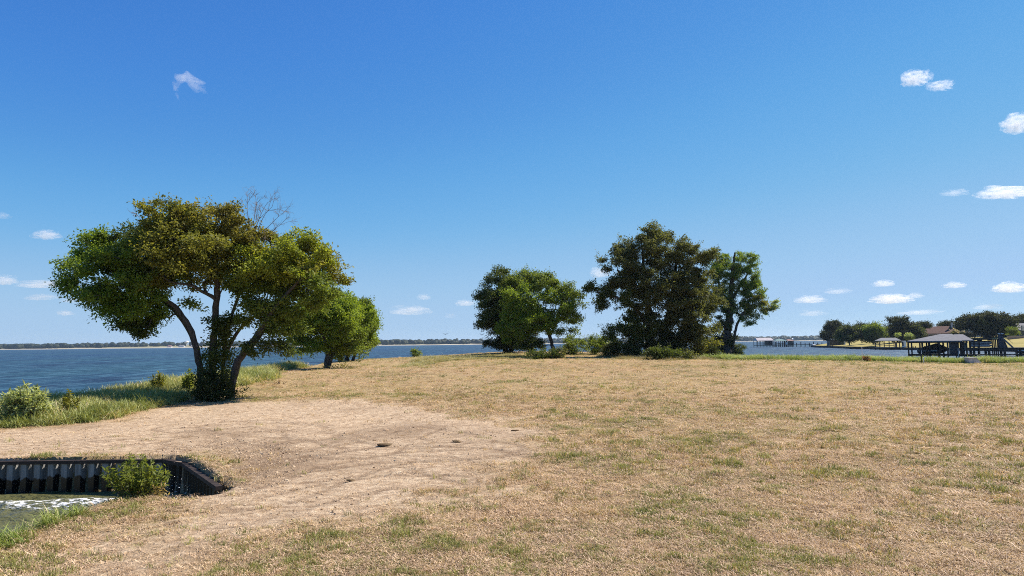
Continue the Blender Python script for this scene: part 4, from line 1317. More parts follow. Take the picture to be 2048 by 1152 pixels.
for k in (0.5, 1.0):
    bar('rail', sd, M['dark_wood'], (sx0, Ys + .18, zt + k), (sx1, Ys + .18, zt + k), 0.06)
box('table', sd, M['dark_wood'], bxx(1984, Ys), bxx(1999, Ys), Ys + 2, Ys + 4, zt + 0.01, zt + 0.9)
wx0, wx1 = bxx(2012, Ys), bxx(2027, Ys)
V = [(wx0, Ys - .2, zd), (wx1 + .2, Ys - .2, zd), (wx0 + .9, Ys - .2, zt + 1.0), (wx0, Ys - .2, zt + 1.0)]
V += [(x, y + 2.4, z) for x, y, z in V]
part('stair_wall', V, [(0, 1, 2, 3), (7, 6, 5, 4), (0, 4, 5, 1), (1, 5, 6, 2), (2, 6, 7, 3), (3, 7, 4, 0)], M['navy'], sd)
ex = bxx(2038, Ys)
for yy in (Ys - .5, Ys - 1.3):
    bar('stair_stringer', sd, M['grey_wood'], (wx0 + 1.0, yy, zt), (ex, yy, zd), 0.1, 0.35)
for k in range(11):
    t = (k + .5) / 11
    x, z = wx0 + 1.0 + (ex - wx0 - 1.0) * t, zt + (zd - zt) * t
    box('stair_tread', sd, M['grey_wood'], x - .15, x + .15, Ys - 1.24, Ys - .56, z + .06, z + .12)
bar('handrail', sd, M['dark_wood'], (wx0 + 1.0, Ys - 1.4, zt + 1), (ex, Ys - 1.4, zd + 1), 0.08)
for px in (2014, 2020):
    o = thing('rooftop_lamp', 'small white lamp head on top of the sun deck, %s of two' % ('nearer the boathouse' if px == 2014 else 'beside the stair'), 'lamp', (bxx(px, Ys), Ys + .5, zt + 1.0), 'lamp heads on the sun deck')
    box('head', o, M['white'], bxx(px, Ys) - .28, bxx(px, Ys) + .28, Ys + .3, Ys + .7, zt + 1.12, zt + 1.3)
    box('neck', o, M['black'], bxx(px, Ys) - .05, bxx(px, Ys) + .05, Ys + .45, Ys + .55, zt + .995, zt + 1.12)
pt = thing('pontoon_boat', 'grey pontoon boat with folded canopy resting under the sun deck', 'pontoon boat', (bxx(1980, Ys), Ys + 3, 0))
p0, p1 = bxx(1957, Ys), bxx(2001, Ys)
zp = bz(694, Ys, 1985)
for yy in (Ys + 1.6, Ys + 4.0):
    V = []
    for i, t in enumerate((0, .06, .85, 1.0)):
        rr = (.12, .33, .33, .04)[i]
        for k in range(8):
            V.append((p0 + (p1 - p0) * t, yy + rr * math.cos(k * .785), zp + 0.35 + rr * math.sin(k * .785)))
    F = [(i * 8 + k, i * 8 + (k + 1) % 8, i * 8 + 8 + (k + 1) % 8, i * 8 + 8 + k) for i in range(3) for k in range(8)]
    part('pontoon', V, F, M['alu'], pt, True)
box('platform', pt, M['alu'], p0 + .2, p1 - .2, Ys + 1.2, Ys + 4.5, zp + .7, zp + .8)
box('side_panel', pt, M['navy'], p0 + .3, p1 - .3, Ys + 1.25, Ys + 1.32, zp + .8, zp + 1.5)
box('side_panel', pt, M['navy'], p0 + .3, p1 - .3, Ys + 4.4, Ys + 4.47, zp + .8, zp + 1.5)
box('rail_trim', pt, M['alu'], p0 + .28, p1 - .28, Ys + 1.2, Ys + 1.25, zp + 1.0, zp + 1.18)
lathe('steering_wheel', pt, M['black'], (bxx(1979, Ys), Ys + 2.4, zp + 1.85), [(.3, -.05), (.34, 0), (.3, .05)], 12)
box('folded_canopy', pt, M['cover'], bxx(1992, Ys), bxx(2000, Ys), Ys + 1.6, Ys + 4.2, zp + 1.55, zp + 1.95)
box('console', pt, M['navy'], bxx(1976, Ys), bxx(1981, Ys), Ys + 2.0, Ys + 2.7, zp + .8, zp + 1.8)

def turn(roots, pivot, deg, k):
    C0 = Vector((float(pivot[0]), float(pivot[1]), 0))
    Rm = Matrix.Rotation(R(deg), 3, 'Z')
    for o in roots:
        d = Vector(o.location) - C0
        d.x *= k
        z = o.location.z
        p = C0 + Rm @ d
        o.location = (p.x, p.y, z)
        o.rotation_euler.z = R(deg)
        o.scale.x = k
turn([bh, bt, bl], ((X0 + X1) / 2, Yb + 4), -29, 0.89)
turn([sd, pt] + [o for o in COL.objects if o.name.startswith('rooftop_lamp')], (bxx(1985, Ys), Ys + 3), -31, 0.86)
# --- low walkway pier in front
Yw = 154.0
wk = thing('walkway_pier', 'low dark timber walkway with two rails leading off from the boathouse', 'pier', (bxx(1990, Yw), Yw, 0))
w0, w1 = bxx(1931, Yw), bxx(2048, Yw) + 14
zw = bz(708, Yw, 1990)
box('deck', wk, M['dark_wood'], w0, w1, Yw - .7, Yw + .7, zw - .22, zw)
for px in (1944, 1974, 2005, 2036, 2067, 2098):
    x = bxx(px, Yw)
    for yy in (Yw - .55, Yw + .55):
        box('post', wk, M['dark_wood'], x - .2, x + .2, yy - .14, yy + .14, -1.5, zw + 1.0)
for zz in (zw + .45, zw + .85):
    for yy in (Yw - .62, Yw + .72):
        bar('rail', wk, M['dark_wood'], (w0 + 1, yy, zz), (w1, yy, zz), 0.09)
rb = thing('runabout_boat', 'white topped runabout with black hull, cut off at the right edge', 'motorboat', (bxx(2045, 160), 160, 0))
boat_hull(rb, bxx(2025, 160), bxx(2025, 160) + 6.2, 158.6, 160.8, bz(708, 160, 2040), bz(701.5, 160, 2040), M['black'], -1)
box('deck_top', rb, M['white'], bxx(2028, 160) + .5, bxx(2025, 160) + 5.9, 158.9, 160.5, bz(701.4, 160, 2040), bz(699.6, 160, 2040))
box('lift_beam', rb, M['dark_wood'], bxx(2034, 160), bxx(2034, 160) + 4, 159.4, 159.9, bz(711, 160, 2040), bz(708.2, 160, 2040))

# --- pavilion boathouse on the far bulkhead
Yp = 292.0
pv = thing('boat_pavilion', 'small grey roofed open boat pavilion at the far bulkhead', 'boathouse', (bxx(1782, Yp), Yp, 0))
hz0, hz1 = bz(682, Yp, 1780), bz(675.5, Yp, 1780)
hip('roof', pv, M['shingle'], bxx(1757, Yp), bxx(1811, Yp), Yp - 1, Yp + 8, hz0, hz1, bxx(1770, Yp), bxx(1800, Yp))
for px in (1757.5, 1767, 1776, 1786, 1796, 1807):
    for yy in (Yp - .5, Yp + 7.4):
        x = bxx(px, Yp)
        box('post', pv, M['dark_wood'], x - .16, x + .16, yy - .16, yy + .16, -1.2, hz0 + .05)
box('deck', pv, M['grey_wood'], bxx(1757, Yp), bxx(1822, Yp), Yp - 1, Yp + 7.8, .75, 1.0)
box('rail', pv, M['dark_wood'], bxx(1776, Yp), bxx(1796, Yp), Yp + 1, Yp + 1.2, 1.6, 1.8)
box('cabinet', pv, M['redroof'], bxx(1798, Yp), bxx(1802, Yp), Yp + 2, Yp + 4, 1.0, 3.0)
sh = thing('white_shed', 'narrow white shed with dark door beside the boat pavilion', 'shed', (bxx(1815, Yp), Yp, 1))
box('wall', sh, M['white'], bxx(1811.5, Yp), bxx(1820, Yp), Yp - .4, Yp + 2, 1.005, bz(681.5, Yp, 1815))
box('door', sh, M['black'], bxx(1812, Yp), bxx(1815, Yp), Yp - .45, Yp - .4, 1.5, bz(683, Yp, 1815))
box('post', sh, M['dark_wood'], bxx(1821, Yp), bxx(1821, Yp) + .3, Yp - .4, Yp - .1, -1, bz(681, Yp, 1815))
turn([pv, sh], (bxx(1785, Yp), Yp + 3), -28, 0.88)
for i, px in enumerate((1826, 1830.5, 1849, 1853, 1857.5, 1862)):
    x = bxx(px, 262)
    o = thing('mooring_post', ['first small mooring post past the white shed', 'second small mooring post past the white shed', 'small mooring post seen just inside the boathouse corner posts', 'small mooring post second inside the boathouse corner', 'small mooring post third inside the boathouse corner', 'small mooring post fourth inside the boathouse corner, beside the motor'][i], 'post', (x, 262, .9), 'mooring posts on the far bulkhead')
    lathe('shaft', o, M['dark_wood'], (x, 262, .9), [(.14, 0), (.14, .75), (.05, .85)], 8)
x, yq = bxx(1664.5, 372), 372
o = thing('marker_pile', 'tall dark pile standing in the water before the far lawn', 'post', (x, yq, 0))
lathe('shaft', o, M['dark_wood'], (x, yq, -1), [(.24, 0), (.22, 3.2), (.1, 3.4)], 8)
o = thing('upturned_skiff', 'small white upturned skiff at the tip of the far bulkhead', 'boat', (190, 440, 1))
boat_hull(o, bxx(1626, 432), bxx(1633, 432), 433, 434.4, 1.7, 1.02, M['white'], -1)

# --- distant boathouses in open water
def far_boathouse(label, pxa, pxb, roof_m, y_e, y_r, Yd, wall=None, gable=True, grp='boathouses far out on the lake'):
    xa, xb = bxx(pxa, Yd), bxx(pxb, Yd)
    c = (pxa + pxb) / 2
    ze_, zr_ = bz(y_e, Yd, c), bz(y_r, Yd, c)
    o = thing('distant_boathouse', label, 'boathouse', ((xa + xb) / 2, Yd, 0), grp)
    d = 8.0
    ins_ = 0.02 if gable else 0.3
    hip('roof', o, roof_m, xa - .3, xb + .3, Yd - .5, Yd + d, ze_, zr_, xa + (xb - xa) * ins_, xb - (xb - xa) * ins_)
    nn = 6
    for i in range(nn):
        for yy in (Yd, Yd + d - .6):
            x = xa + .2 + (xb - xa - .4) * i / (nn - 1)
            box('post', o, M['dark_wood'], x - .14, x + .14, yy - .14, yy + .14, -1.2, ze_ + .05)
    box('deck', o, M['dark_wood'], xa, xb, Yd - .3, Yd + d - .5, 1.0, 1.25)
    box('beam', o, M['dark_wood'], xa + .1, xb - .1, Yd + .16, Yd + .34, 2.0, 2.25)
    if wall:
        box('wall', o, wall, xa + (xb - xa) * .68, xb - .4, Yd + .4, Yd + d - 1, 1.26, ze_ - .05)
    return o
far_boathouse('boathouse with pale pinkish roof, outermost of those far out on the lake', 1515, 1547, M['pinkwhite'], 681.5, 675.5, 455, M['navy'])
far_boathouse('low boathouse with green roof beside the pale roofed one far out', 1552, 1574, M['greenroof'], 682, 678, 462, None, False)
far_boathouse('small boathouse with rust red roof nearest the far lawn side', 1576, 1588, M['redroof'], 682, 678.5, 470, M['white'], False)
fw = thing('long_pier', 'long dark pier on posts joining the distant boathouses to the lawn', 'pier', (bxx(1600, 462), 462, 0))
box('deck', fw, M['dark_wood'], bxx(1548, 460), bxx(1645, 460), 459, 460.6, 1.15, 1.5)
for k in range(12):
    x = bxx(1550 + k * 8.4, 460)
    box('post', fw, M['dark_wood'], x - .2, x + .2, 458.7, 459.0, -1.2, 2.6 if k % 3 else 3.2)
o = thing('white_tank', 'small white box standing on the long pier', 'box', (bxx(1575, 458), 458, 1.5))
box('body', o, M['white'], bxx(1573.5, 458), bxx(1577, 458), 459.2, 460.2, 1.51, 2.9)
box('lid', o, M['white'], bxx(1573.2, 458), bxx(1577.3, 458), 459.1, 460.3, 2.9, 3.05)

# --- houses on the far lawn
Yh = 345.0
gh = lambda px: lawn_z(bxx(px, Yh), Yh)
hs = thing('brown_house', 'low brown hip roofed brick house with a turret, behind the boathouse roof', 'house', (bxx(1890, Yh), Yh, gh(1890)))
zb = 3.0
box('wall', hs, M['brick'], bxx(1852, Yh), bxx(1945, Yh), Yh, Yh + 14, zb, bz(668, Yh, 1890))
hip('roof', hs, M['brown_roof'], bxx(1847, Yh) - 1, bxx(1885, Yh), Yh + 1, Yh + 14, bz(666.5, Yh, 1865), bz(656.5, Yh, 1865), bxx(1849, Yh), bxx(1882, Yh))
hip('roof', hs, M['brown_roof'], bxx(1862, Yh), bxx(1950, Yh), Yh - 2, Yh + 15, bz(667.5, Yh, 1890), bz(652, Yh, 1890), bxx(1884, Yh), bxx(1926, Yh))
tx0, tx1 = bxx(1905, Yh + 5), bxx(1918, Yh + 5)
box('turret', hs, M['white'], tx0, tx1, Yh + 5, Yh + 8, bz(656, Yh, 1910), bz(647.5, Yh, 1910))
box('turret_window', hs, M['glass'], tx0 + .9, tx0 + 1.6, Yh + 4.95, Yh + 4.99, bz(653, Yh, 1910), bz(649, Yh, 1910))
box('chimney', hs, M['concrete'], tx0 - .1, tx0 + .9, Yh + 3.5, Yh + 4.6, bz(655, Yh, 1906), bz(645, Yh, 1906))
box('chimney_cap', hs, M['dark_wood'], tx0 + .05, tx0 + .75, Yh + 3.6, Yh + 4.5, bz(645, Yh, 1906), bz(641, Yh, 1906))
for px in (1858, 1872, 1893, 1908, 1930):
    w_ = box('window', hs, M['white'], bxx(px, Yh), bxx(px, Yh) + 1.9, Yh - .08, Yh - .003, bz(674, Yh, 1890), bz(669.5, Yh, 1890))
    box('pane', w_, M['glass'], bxx(px, Yh) + .15, bxx(px, Yh) + 1.75, Yh - .1, Yh - .083, bz(673.6, Yh, 1890), bz(669.9, Yh, 1890))
turn([hs], (bxx(1890, Yh), Yh + 6), -30, 0.9)
Yg = 330.0
o = thing('white_house', 'white house glimpsed between the dark oak trunks', 'house', (bxx(1962, Yg), Yg, lawn_z(bxx(1962, Yg), Yg)))
box('wall', o, M['white'], bxx(1942, Yg), bxx(1974, Yg), Yg, Yg + 10, 3.0, bz(665, Yg, 1960))
hip('roof', o, M['shingle'], bxx(1940, Yg), bxx(1978, Yg), Yg - .8, Yg + 11, bz(665.5, Yg, 1960), bz(658, Yg, 1960), bxx(1952, Yg), bxx(1966, Yg))
for px in (1945, 1963, 1968):
    w_ = box('window', o, M['brick'], bxx(px, Yg), bxx(px, Yg) + 1.6, Yg - .08, Yg - .003, bz(673, Yg, 1960), bz(668, Yg, 1960))
    box('pane', w_, M['glass'], bxx(px, Yg) + .2, bxx(px, Yg) + 1.4, Yg - .1, Yg - .083, bz(672.5, Yg, 1960), bz(668.5, Yg, 1960))
Yg = 300.0
o = thing('grey_house', 'grey roofed house with pale chimney at the right edge', 'house', (bxx(2055, Yg), Yg, lawn_z(bxx(2055, Yg), Yg)))
box('wall', o, M['navy'], bxx(2037, Yg), bxx(2085, Yg), Yg, Yg + 10, 3.0, bz(660, Yg, 2045))
hip('roof', o, M['shingle'], bxx(2031, Yg), bxx(2090, Yg), Yg - .8, Yg + 11, bz(661, Yg, 2045), bz(646, Yg, 2045), bxx(2050, Yg), bxx(2075, Yg))
box('chimney', o, M['concrete'], bxx(2041, Yg), bxx(2044.5, Yg), Yg - 1.6, Yg - .9, bz(661.5, Yg, 2045), bz(651, Yg, 2045))
o = thing('garden_wall', 'low grey garden wall across the lawn under the grey house', 'wall', (bxx(2035, 280), 280, lawn_z(bxx(2035, 280), 280)))
o['kind'] = 'thing'
box('masonry', o, M['brick'], bxx(2018, 280), bxx(2060, 280), 280, 280.6, 2.0, bz(672.5, 280, 2035))
box('coping', o, M['concrete'], bxx(2018, 280) - .1, bxx(2060, 280) + .1, 279.9, 280.7, bz(672.5, 280, 2035), bz(671.5, 280, 2035))
o = thing('low_shed', 'long low dark shed with a white end under the trees of the far lawn tip', 'shed', (bxx(1675, 400), 400, 1.0))
box('wall', o, M['black'], bxx(1660, 400), bxx(1687, 400), 400, 404, .8, bz(681, 400, 1675))
box('roof', o, M['dark_wood'], bxx(1659, 400), bxx(1688, 400), 399.6, 404.4, bz(681, 400, 1675), bz(680, 400, 1675))
box('end_cabinet', o, M['white'], bxx(1686, 400) + .6, bxx(1688.6, 400) + .4, 399.2, 401, .8, bz(681.5, 400, 1687))

# --- trees on the far lawn
FT = [('tall thin pine-like tree standing highest at the tip of the far lawn', 'tall_pine', (1665, 686), 395, [(1665, 652, 13, 7, 0, 3.5, 1, 'lawn'), (1658, 655, 7, 4, 0, 2.5, .8, 'lawn'), (1672, 655, 8, 5, 0, 2.5, .8, 'lawn'), (1666, 646, 9, 4, 0, 2.5, .9, 'lawn')], [[(1665, 687, 0, 2.2), (1665, 665, 0, 1.8), (1665, 646, 0, 1)]], 90),
      ('dark round tree at the very tip of the far lawn', 'lakeside_oak', (1656, 686), 405, [(1656, 668, 12, 11, 0, 4, 1, 'lawn'), (1667, 665, 12, 12, 0, 4, 1, 'dark')], [[(1658, 687, 0, 2.5), (1658, 668, 0, 1.5)]], 110),
      ('broad flat-bottomed oak with single trunk on the far lawn', 'lakeside_oak', (1699, 690), 335, [(1699, 664, 22, 11, 0, 6, 1, 'black'), (1690, 672, 16, 8, 0, 5, .9, 'dark'), (1708, 672, 12, 9, 0, 5, .9, 'dark')], [[(1699, 691, 0, 2.8), (1699, 675, 0, 2), (1698, 660, 0, 1)]], 170),
      ('dark oak set back behind the broad oak and the green one', 'lakeside_oak', (1725, 685), 375, [(1725, 662, 14, 12, 0, 5, 1, 'lawn'), (1731, 672, 8, 8, 0, 4, .8, 'lawn')], [[(1724, 686, 0, 2.5), (1724, 668, 0, 1.5)]], 110),
      ('green domed oak just left of the boat pavilion', 'lakeside_oak', (1746, 688), 325, [(1748, 662, 15, 14, 0, 6, 1, 'mid'), (1744, 674, 13, 9, 0, 5, .9, 'dark'), (1760, 668, 11, 12, 0, 5, .9, 'black')], [[(1746, 689, 0, 2.6), (1747, 672, 0, 1.8)], [(1754, 687, 0, 2.4), (1757, 672, 0, 1.4)]], 180),
      ('biggest darkest tree behind the boat pavilion', 'lakeside_oak', (1800, 684), 345, [(1797, 650, 17, 16, 0, 7, 1, 'lawn'), (1785, 664, 13, 14, 0, 6, 1, 'lawn'), (1808, 662, 17, 14, 0, 6, 1, 'lawn'), (1800, 674, 22, 8, 0, 6, .8, 'lawn')], [[(1798, 685, 0, 3), (1798, 660, 0, 2)]], 240),
      ('grey-green tree leaning against the biggest dark tree', 'lakeside_oak', (1829, 684), 340, [(1828, 663, 13, 13, 0, 5, 1, 'black'), (1832, 674, 11, 7, 0, 4, .9, 'black')], [[(1828, 685, 0, 2.3), (1828, 668, 0, 1.4)]], 110),
      ('dark ragged treetop rising behind the brown house end', 'lakeside_oak', (1846, 680), 375, [(1846, 652, 11, 7, 0, 5, 1, 'lawn'), (1838, 657, 9, 7, 0, 4, 1, 'lawn')], [[(1846, 681, 0, 2.3), (1846, 660, 0, 1.4)]], 90),
      ('dark trees crown behind the brown house ridge and turret', 'lakeside_oak', (1894, 676), 400, [(1894, 650, 13, 5, 0, 5, 1, 'lawn'), (1885, 654, 8, 5, 0, 4, 1, 'lawn'), (1903, 650, 8, 6, 0, 4, 1, 'lawn')], [[(1894, 677, 0, 2.3), (1894, 655, 0, 1.4)]], 80),
      ('wide dark oak beside the brown house', 'lakeside_oak', (1948, 676), 318, [(1945, 645, 18, 13, 0, 6, 1, 'lawn'), (1932, 652, 11, 10, 0, 5, 1, 'lawn'), (1955, 655, 18, 10, 0, 6, 1, 'dark')], [[(1950, 677, 0, 2.6), (1948, 655, 0, 1.8)]], 220),
      ('highest oak with open sky gaps over the white house', 'lakeside_oak', (1970, 676), 310, [(1974, 634, 18, 10, 0, 6, .8, 'lawn'), (1968, 645, 14, 12, 0, 6, .7, 'dark'), (1985, 645, 14, 12, 0, 6, .8, 'lawn'), (1976, 660, 22, 9, 0, 6, .9, 'lawn')], [[(1974, 677, 0, 3.4), (1974, 655, 0, 2.6), (1974, 635, 0, 1)]], 240),
      ('dark oak over the sun deck stair', 'lakeside_oak', (2000, 676), 306, [(2002, 642, 16, 12, 0, 6, 1, 'lawn'), (2000, 658, 16, 10, 0, 6, 1, 'black'), (2012, 652, 8, 10, 0, 4, .9, 'dark')], [[(1999, 677, 0, 2.6), (2000, 655, 0, 1.8)]], 190),
      ('round dark tree rising beyond the grey house at the right edge', 'lakeside_oak', (2038, 670), 345, [(2036, 645, 13, 10, 0, 6, 1, 'lawn'), (2046, 640, 10, 8, 0, 5, 1, 'lawn'), (2026, 655, 9, 9, 0, 4, .9, 'dark')], [[(2036, 672, 0, 2.6), (2036, 650, 0, 1.8)]], 140),
      ('small light green ornamental tree behind the pavilion roof', 'ornamental_tree', (1797, 676), 300, [(1797, 669, 4, 2.4, 0, 1, 1, 'pale')], [[(1797.5, 684, 0, .6), (1797, 670, 0, .4)]], 24),
      ('pale tufted ornamental tree over the white shed', 'ornamental_tree', (1818, 682), 298, [(1818, 670.5, 6.5, 3.2, 0, 1.5, 1, 'pale'), (1819, 677, 6, 4, 0, 1.5, .8, 'dark')], [[(1818, 684, 0, .8), (1818, 671, 0, .5)]], 36),
      ('pale flowering crape myrtle before the house roof, nearer the turret', 'crape_myrtle', (1911, 674), 315, [(1911, 667, 7, 5, 0, 1.6, 1, 'dull'), (1911, 663.5, 6, 2.6, -.5, 1.4, .9, 'pink')], [[(1911, 675, 0, .8), (1911, 666, 0, .5)]], 44),
      ('pale flowering crape myrtle before the wide dark oak', 'crape_myrtle', (1932, 675), 312, [(1932, 668, 9, 6, 0, 2, 1, 'dull'), (1933, 664, 8, 3, -.5, 1.6, .9, 'pink')], [[(1932, 676, 0, .8), (1932, 667, 0, .5)]], 52),
      ('light green small tree before the grey house', 'ornamental_tree', (2027, 672), 290, [(2026, 659, 8, 5, 0, 2, 1, 'mid'), (2028, 666, 6, 4, 0, 2, .7, 'mid')], [[(2028, 676, 0, .9), (2027, 662, 0, .5)]], 44)]
for i, (lab, nm, base, Yd, lobes, stems, nc) in enumerate(FT):
    plant(nm, lab, 'tree', base, stems, lobes, nclus=int(nc * 1.5), per=46 if nc > 60 else 40, leaf=(0.62, .6) if nc > 60 else (.34, .6), sig=0.75 if nc > 60 else .3, gap=.24, seed=300 + i, Y=Yd, min_d=.8, r_tip=.03, twigs=0, bark='bark_dark', group='trees on the far lawn', gapf=.4)

# ------------------------------------------------------------------ small things on the shore of the field
b = gp(1950, 727)
cb = thing('concrete_block', 'pale concrete block with one slanted face, lying in the shore grass', 'concrete block', b)
Yc = b[1]
def cz(px, py):
    return at(px, py, Yc)
V = [cz(1939, 729), cz(1954, 729), cz(1964, 728), cz(1963, 725), cz(1953, 716), cz(1936.5, 716)]
V = [np.array(v) for v in V]
for v in V[:3]:
    v[2] = b[2] - 0.15
n_ = len(V)
Vb = [v + np.array([0.25, 1.3, 0]) for v in V]
part('block', V + Vb, [tuple(range(n_))] + [tuple(range(n_, 2 * n_))[::-1]] + [(i, i + n_, (i + 1) % n_ + n_, (i + 1) % n_) for i in range(n_)], M['concrete'], cb)
Vt = [cz(1935.8, 716.2), cz(1954, 716.2), cz(1954, 715), cz(1935.8, 715)]
Vt = [v + np.array([0, -0.08, 0]) for v in Vt] + [v + np.array([0.25, 1.4, 0]) for v in Vt]
part('top_slab', Vt, [(0, 1, 2, 3), (7, 6, 5, 4), (0, 4, 5, 1), (1, 5, 6, 2), (2, 6, 7, 3), (3, 7, 4, 0)], M['concrete'], cb)
for nm, lab, px, y0, y1, m_, w in (('white_pole', 'thin white marker pole in the grass near a brown tuft', 1725, 722, 694, 'white', .07), ('white_pole', 'thin pale pole in the grass before the boathouse closet', 1917.5, 722, 697, 'white', .07),
                                   ('dark_post', 'short dark post in the shore grass before the boathouse corner', 1843.5, 726, 712, 'dark_wood', .1), ('white_stake', 'short thick white stake next to the short dark post', 1847.5, 726, 716, 'white', .11)):
    b = gp(px, y0 + 1)
    z1 = at(px, y1, b[1])[2]
    o = thing(nm, lab, 'pole', b)
    lathe('shaft', o, M[m_], (b[0], b[1], b[2] - 0.2), [(w / 2, 0), (w / 2, z1 - b[2] + 0.15), (w / 3, z1 - b[2] + 0.2)], 8)
    lathe('cap', o, M[m_], (b[0], b[1], z1 - 0.004), [(w / 1.7, 0), (w / 1.7, .03), (w / 4, .06)], 8)
b = gp(1733, 724)
PAL['rust'] = ((0.14, 0.07, 0.03), (0.26, 0.15, 0.08))
shoot_shrub('dead_tuft', 'brown dead weed tuft at the foot of the thin white pole', b, 30, .75, .5, .3, 'rust', 90, gaps=.06)
b = gp(877, 778)
o = thing('bare_stick', 'bare dark stick leaning out of the dry field', 'stick', b)
ch = [(np.array([[0, 0, -.1], [.18, 0, .12], [.38, .02, .35]]) , np.array([.015, .012, .006])), (np.array([[.3, .01, .25], [.36, .1, .27], [.45, .12, .3]]), np.array([.012, .01, .01]))]
V, F = tubes(ch, 5)
link('twig', mesh_np('twig', V, F, M['bark_dark'], True), o)
b = gp(557, 768)
o = thing('weed_stalk', 'thin bare weed stalk with dry leaves near the large tree', 'weed', b)
ch = [(np.array([[0, 0, -.1], [.03, 0, .6], [.12, .02, 1.3]]), np.array([.014, .01, .005])), (np.array([[.04, 0, .7], [.2, .1, .95]]), np.array([.008, .004]))]
V, F = tubes(ch, 5)
link('stalk', mesh_np('stalk', V, F, M['bark_dark'], True), o)
shoot_shrub('dry_weed', 'low dry brown weeds round the thin bare stalk', b + np.array([0, .15, 0]), 14, .35, .7, .14, 'rust', 91, gaps=.05)
b = gp(662, 738)
shoot_shrub('dry_weed', 'straggly weeds at the foot of the small yellow-green tree', b + np.array([1.2, -.6, 0]), 40, .6, 2.4, .2, 'olive', 92, gaps=.08)
b = grd(-9.3, 14.6)
shoot_shrub('seed_head_weed', 'thin reddish seed head weed standing over the near bank grass', b, 16, .65, .35, .05, 'rust', 93, gaps=.02)

# gulls
M['gull'] = mat('grey_gull', (0.12, 0.12, 0.13), .8, .2)
for px, py, Yd, dih, lab in ((891, 668.5, 160, .35, 'tiny dark bird over the lake, wings level'), (964, 670, 170, .9, 'tiny dark bird over the lake nearer the dense dark tree')):
    c = at(px, py, Yd)
    o = thing('bird', lab, 'bird', c)
    V = [(-.3, 0, 0), (-.12, -.07, .03), (.22, -.05, .03), (.32, 0, .05), (.22, .05, .03), (-.12, .07, .03), (0, 0, -.07), (0, 0, .1)]
    F = [(0, 1, 7), (1, 2, 7), (2, 3, 7), (3, 4, 7), (4, 5, 7), (5, 0, 7), (1, 0, 6), (2, 1, 6), (3, 2, 6), (4, 3, 6), (5, 4, 6), (0, 5, 6)]
    part('body', [np.array(v) + c for v in V], F, M['gull'], o)
    for s in (-1, 1):
        W4 = [(-.1, .05 * s, .04), (.12, .05 * s, .04), (.1, .32 * s, .04 + .3 * dih), (-.05, .65 * s, .02 + .32 * dih), (-.12, .3 * s, .04 + .28 * dih)]
        W4 = [np.array([a[1], a[0], a[2]]) for a in W4]
        part('wing', [v + c for v in W4] + [v + c + np.array([0, 0, -.015]) for v in W4], [(0, 1, 2, 3, 4), (9, 8, 7, 6, 5)] + [(i, i + 5, (i + 1) % 5 + 5, (i + 1) % 5) for i in range(5)], M['gull'], o)

# ------------------------------------------------------------------ far shore
M['shoreland'] = noisy('far_shore_land', (0.30, 0.25, 0.16), (0.20, 0.20, 0.09), 0.004, .95, .1)
M['sandbank'] = noisy('far_sand', (0.50, 0.45, 0.36), (0.36, 0.32, 0.23), 0.01, .95, .1)
r = np.random.default_rng(5)
sx = np.linspace(-3600, 4200, 140)
sy = 2750 + 160 * np.sin(sx * .0016) + 90 * (fbm2(sx, sx * 0 + 3, .004, 3, 5) - .5) * 2 + np.where(sx < -200, -150, 0)
V, F = [], []
for x, y in zip(sx, sy):
    for dy, z in ((0, -1.0), (6, .8), (60, 2.2), (300, 6), (900, 14), (3000, 14)):
        V.append((x, y + dy, z))
for i in range(len(sx) - 1):
    for j in range(5):
        F.append((i * 6 + j, (i + 1) * 6 + j, (i + 1) * 6 + j + 1, i * 6 + j + 1))
tag(link('far_shore', mesh_np('far_shore', np.array(V), np.array(F), M['shoreland'], True)), kind='structure')
V, F = [], []
for i, (x, y) in enumerate(zip(sx, sy)):
    w = 45 if x < -450 else 16
    V += [(x, y - 4, -.5), (x, y - 2, .9), (x, y + w, 2.35)]
for i in range(len(sx) - 1):
    F += [(i * 3, i * 3 + 3, i * 3 + 4, i * 3 + 1), (i * 3 + 1, i * 3 + 4, i * 3 + 5, i * 3 + 2)]
tag(link('far_beach', mesh_np('far_beach', np.array(V), np.array(F), M['sandbank'], True)), kind='structure')
import bmesh
bm = bmesh.new()
bmesh.ops.create_icosphere(bm, subdivisions=2, radius=1)
iv = np.array([v.co[:] for v in bm.verts]); if_ = np.array([[v.index for v in f.verts] for f in bm.faces])
bm.free()
VV, FF, CC, off = [], [], [], 0
nT = 3600
tx = r.uniform(-3500, 4100, nT)
dyv = r.uniform(20, 420, nT) ** 1.0
dens = fbm2(tx, dyv, .003, 3, 15)
for x, dy, dn in zip(tx, dyv, dens):
    y0 = np.interp(x, sx, sy)
    clear = (-1500 < x < -1080)
    if clear and (dy < 260 or r.random() < .55):
        continue
    if x < -450 and dy < 70:
        continue
    if dn < .36 and dy < 120:
        continue
    s = np.array([r.uniform(8, 15), r.uniform(8, 13), r.uniform(6, 10.5)])
    z = 2 + dy * .014
    v = iv * (0.8 + 0.4 * r.random((len(iv), 1))) * s + np.array([x, y0 + dy, z + s[2] * .75])
    VV.append(v); FF.append(if_ + off); off += len(iv)
    c = np.array([.035, .045, .02]) + r.random() * np.array([.03, .03, .012])
    CC.append(np.tile(np.append(c, 1), (len(iv), 1)))
me = mesh_np('far_woods', np.concatenate(VV), np.concatenate(FF), M['leaf'], False)
set_attr(me, 'tint', np.concatenate(CC), 'FLOAT_COLOR')
tag(link('far_woods', me), kind='stuff')
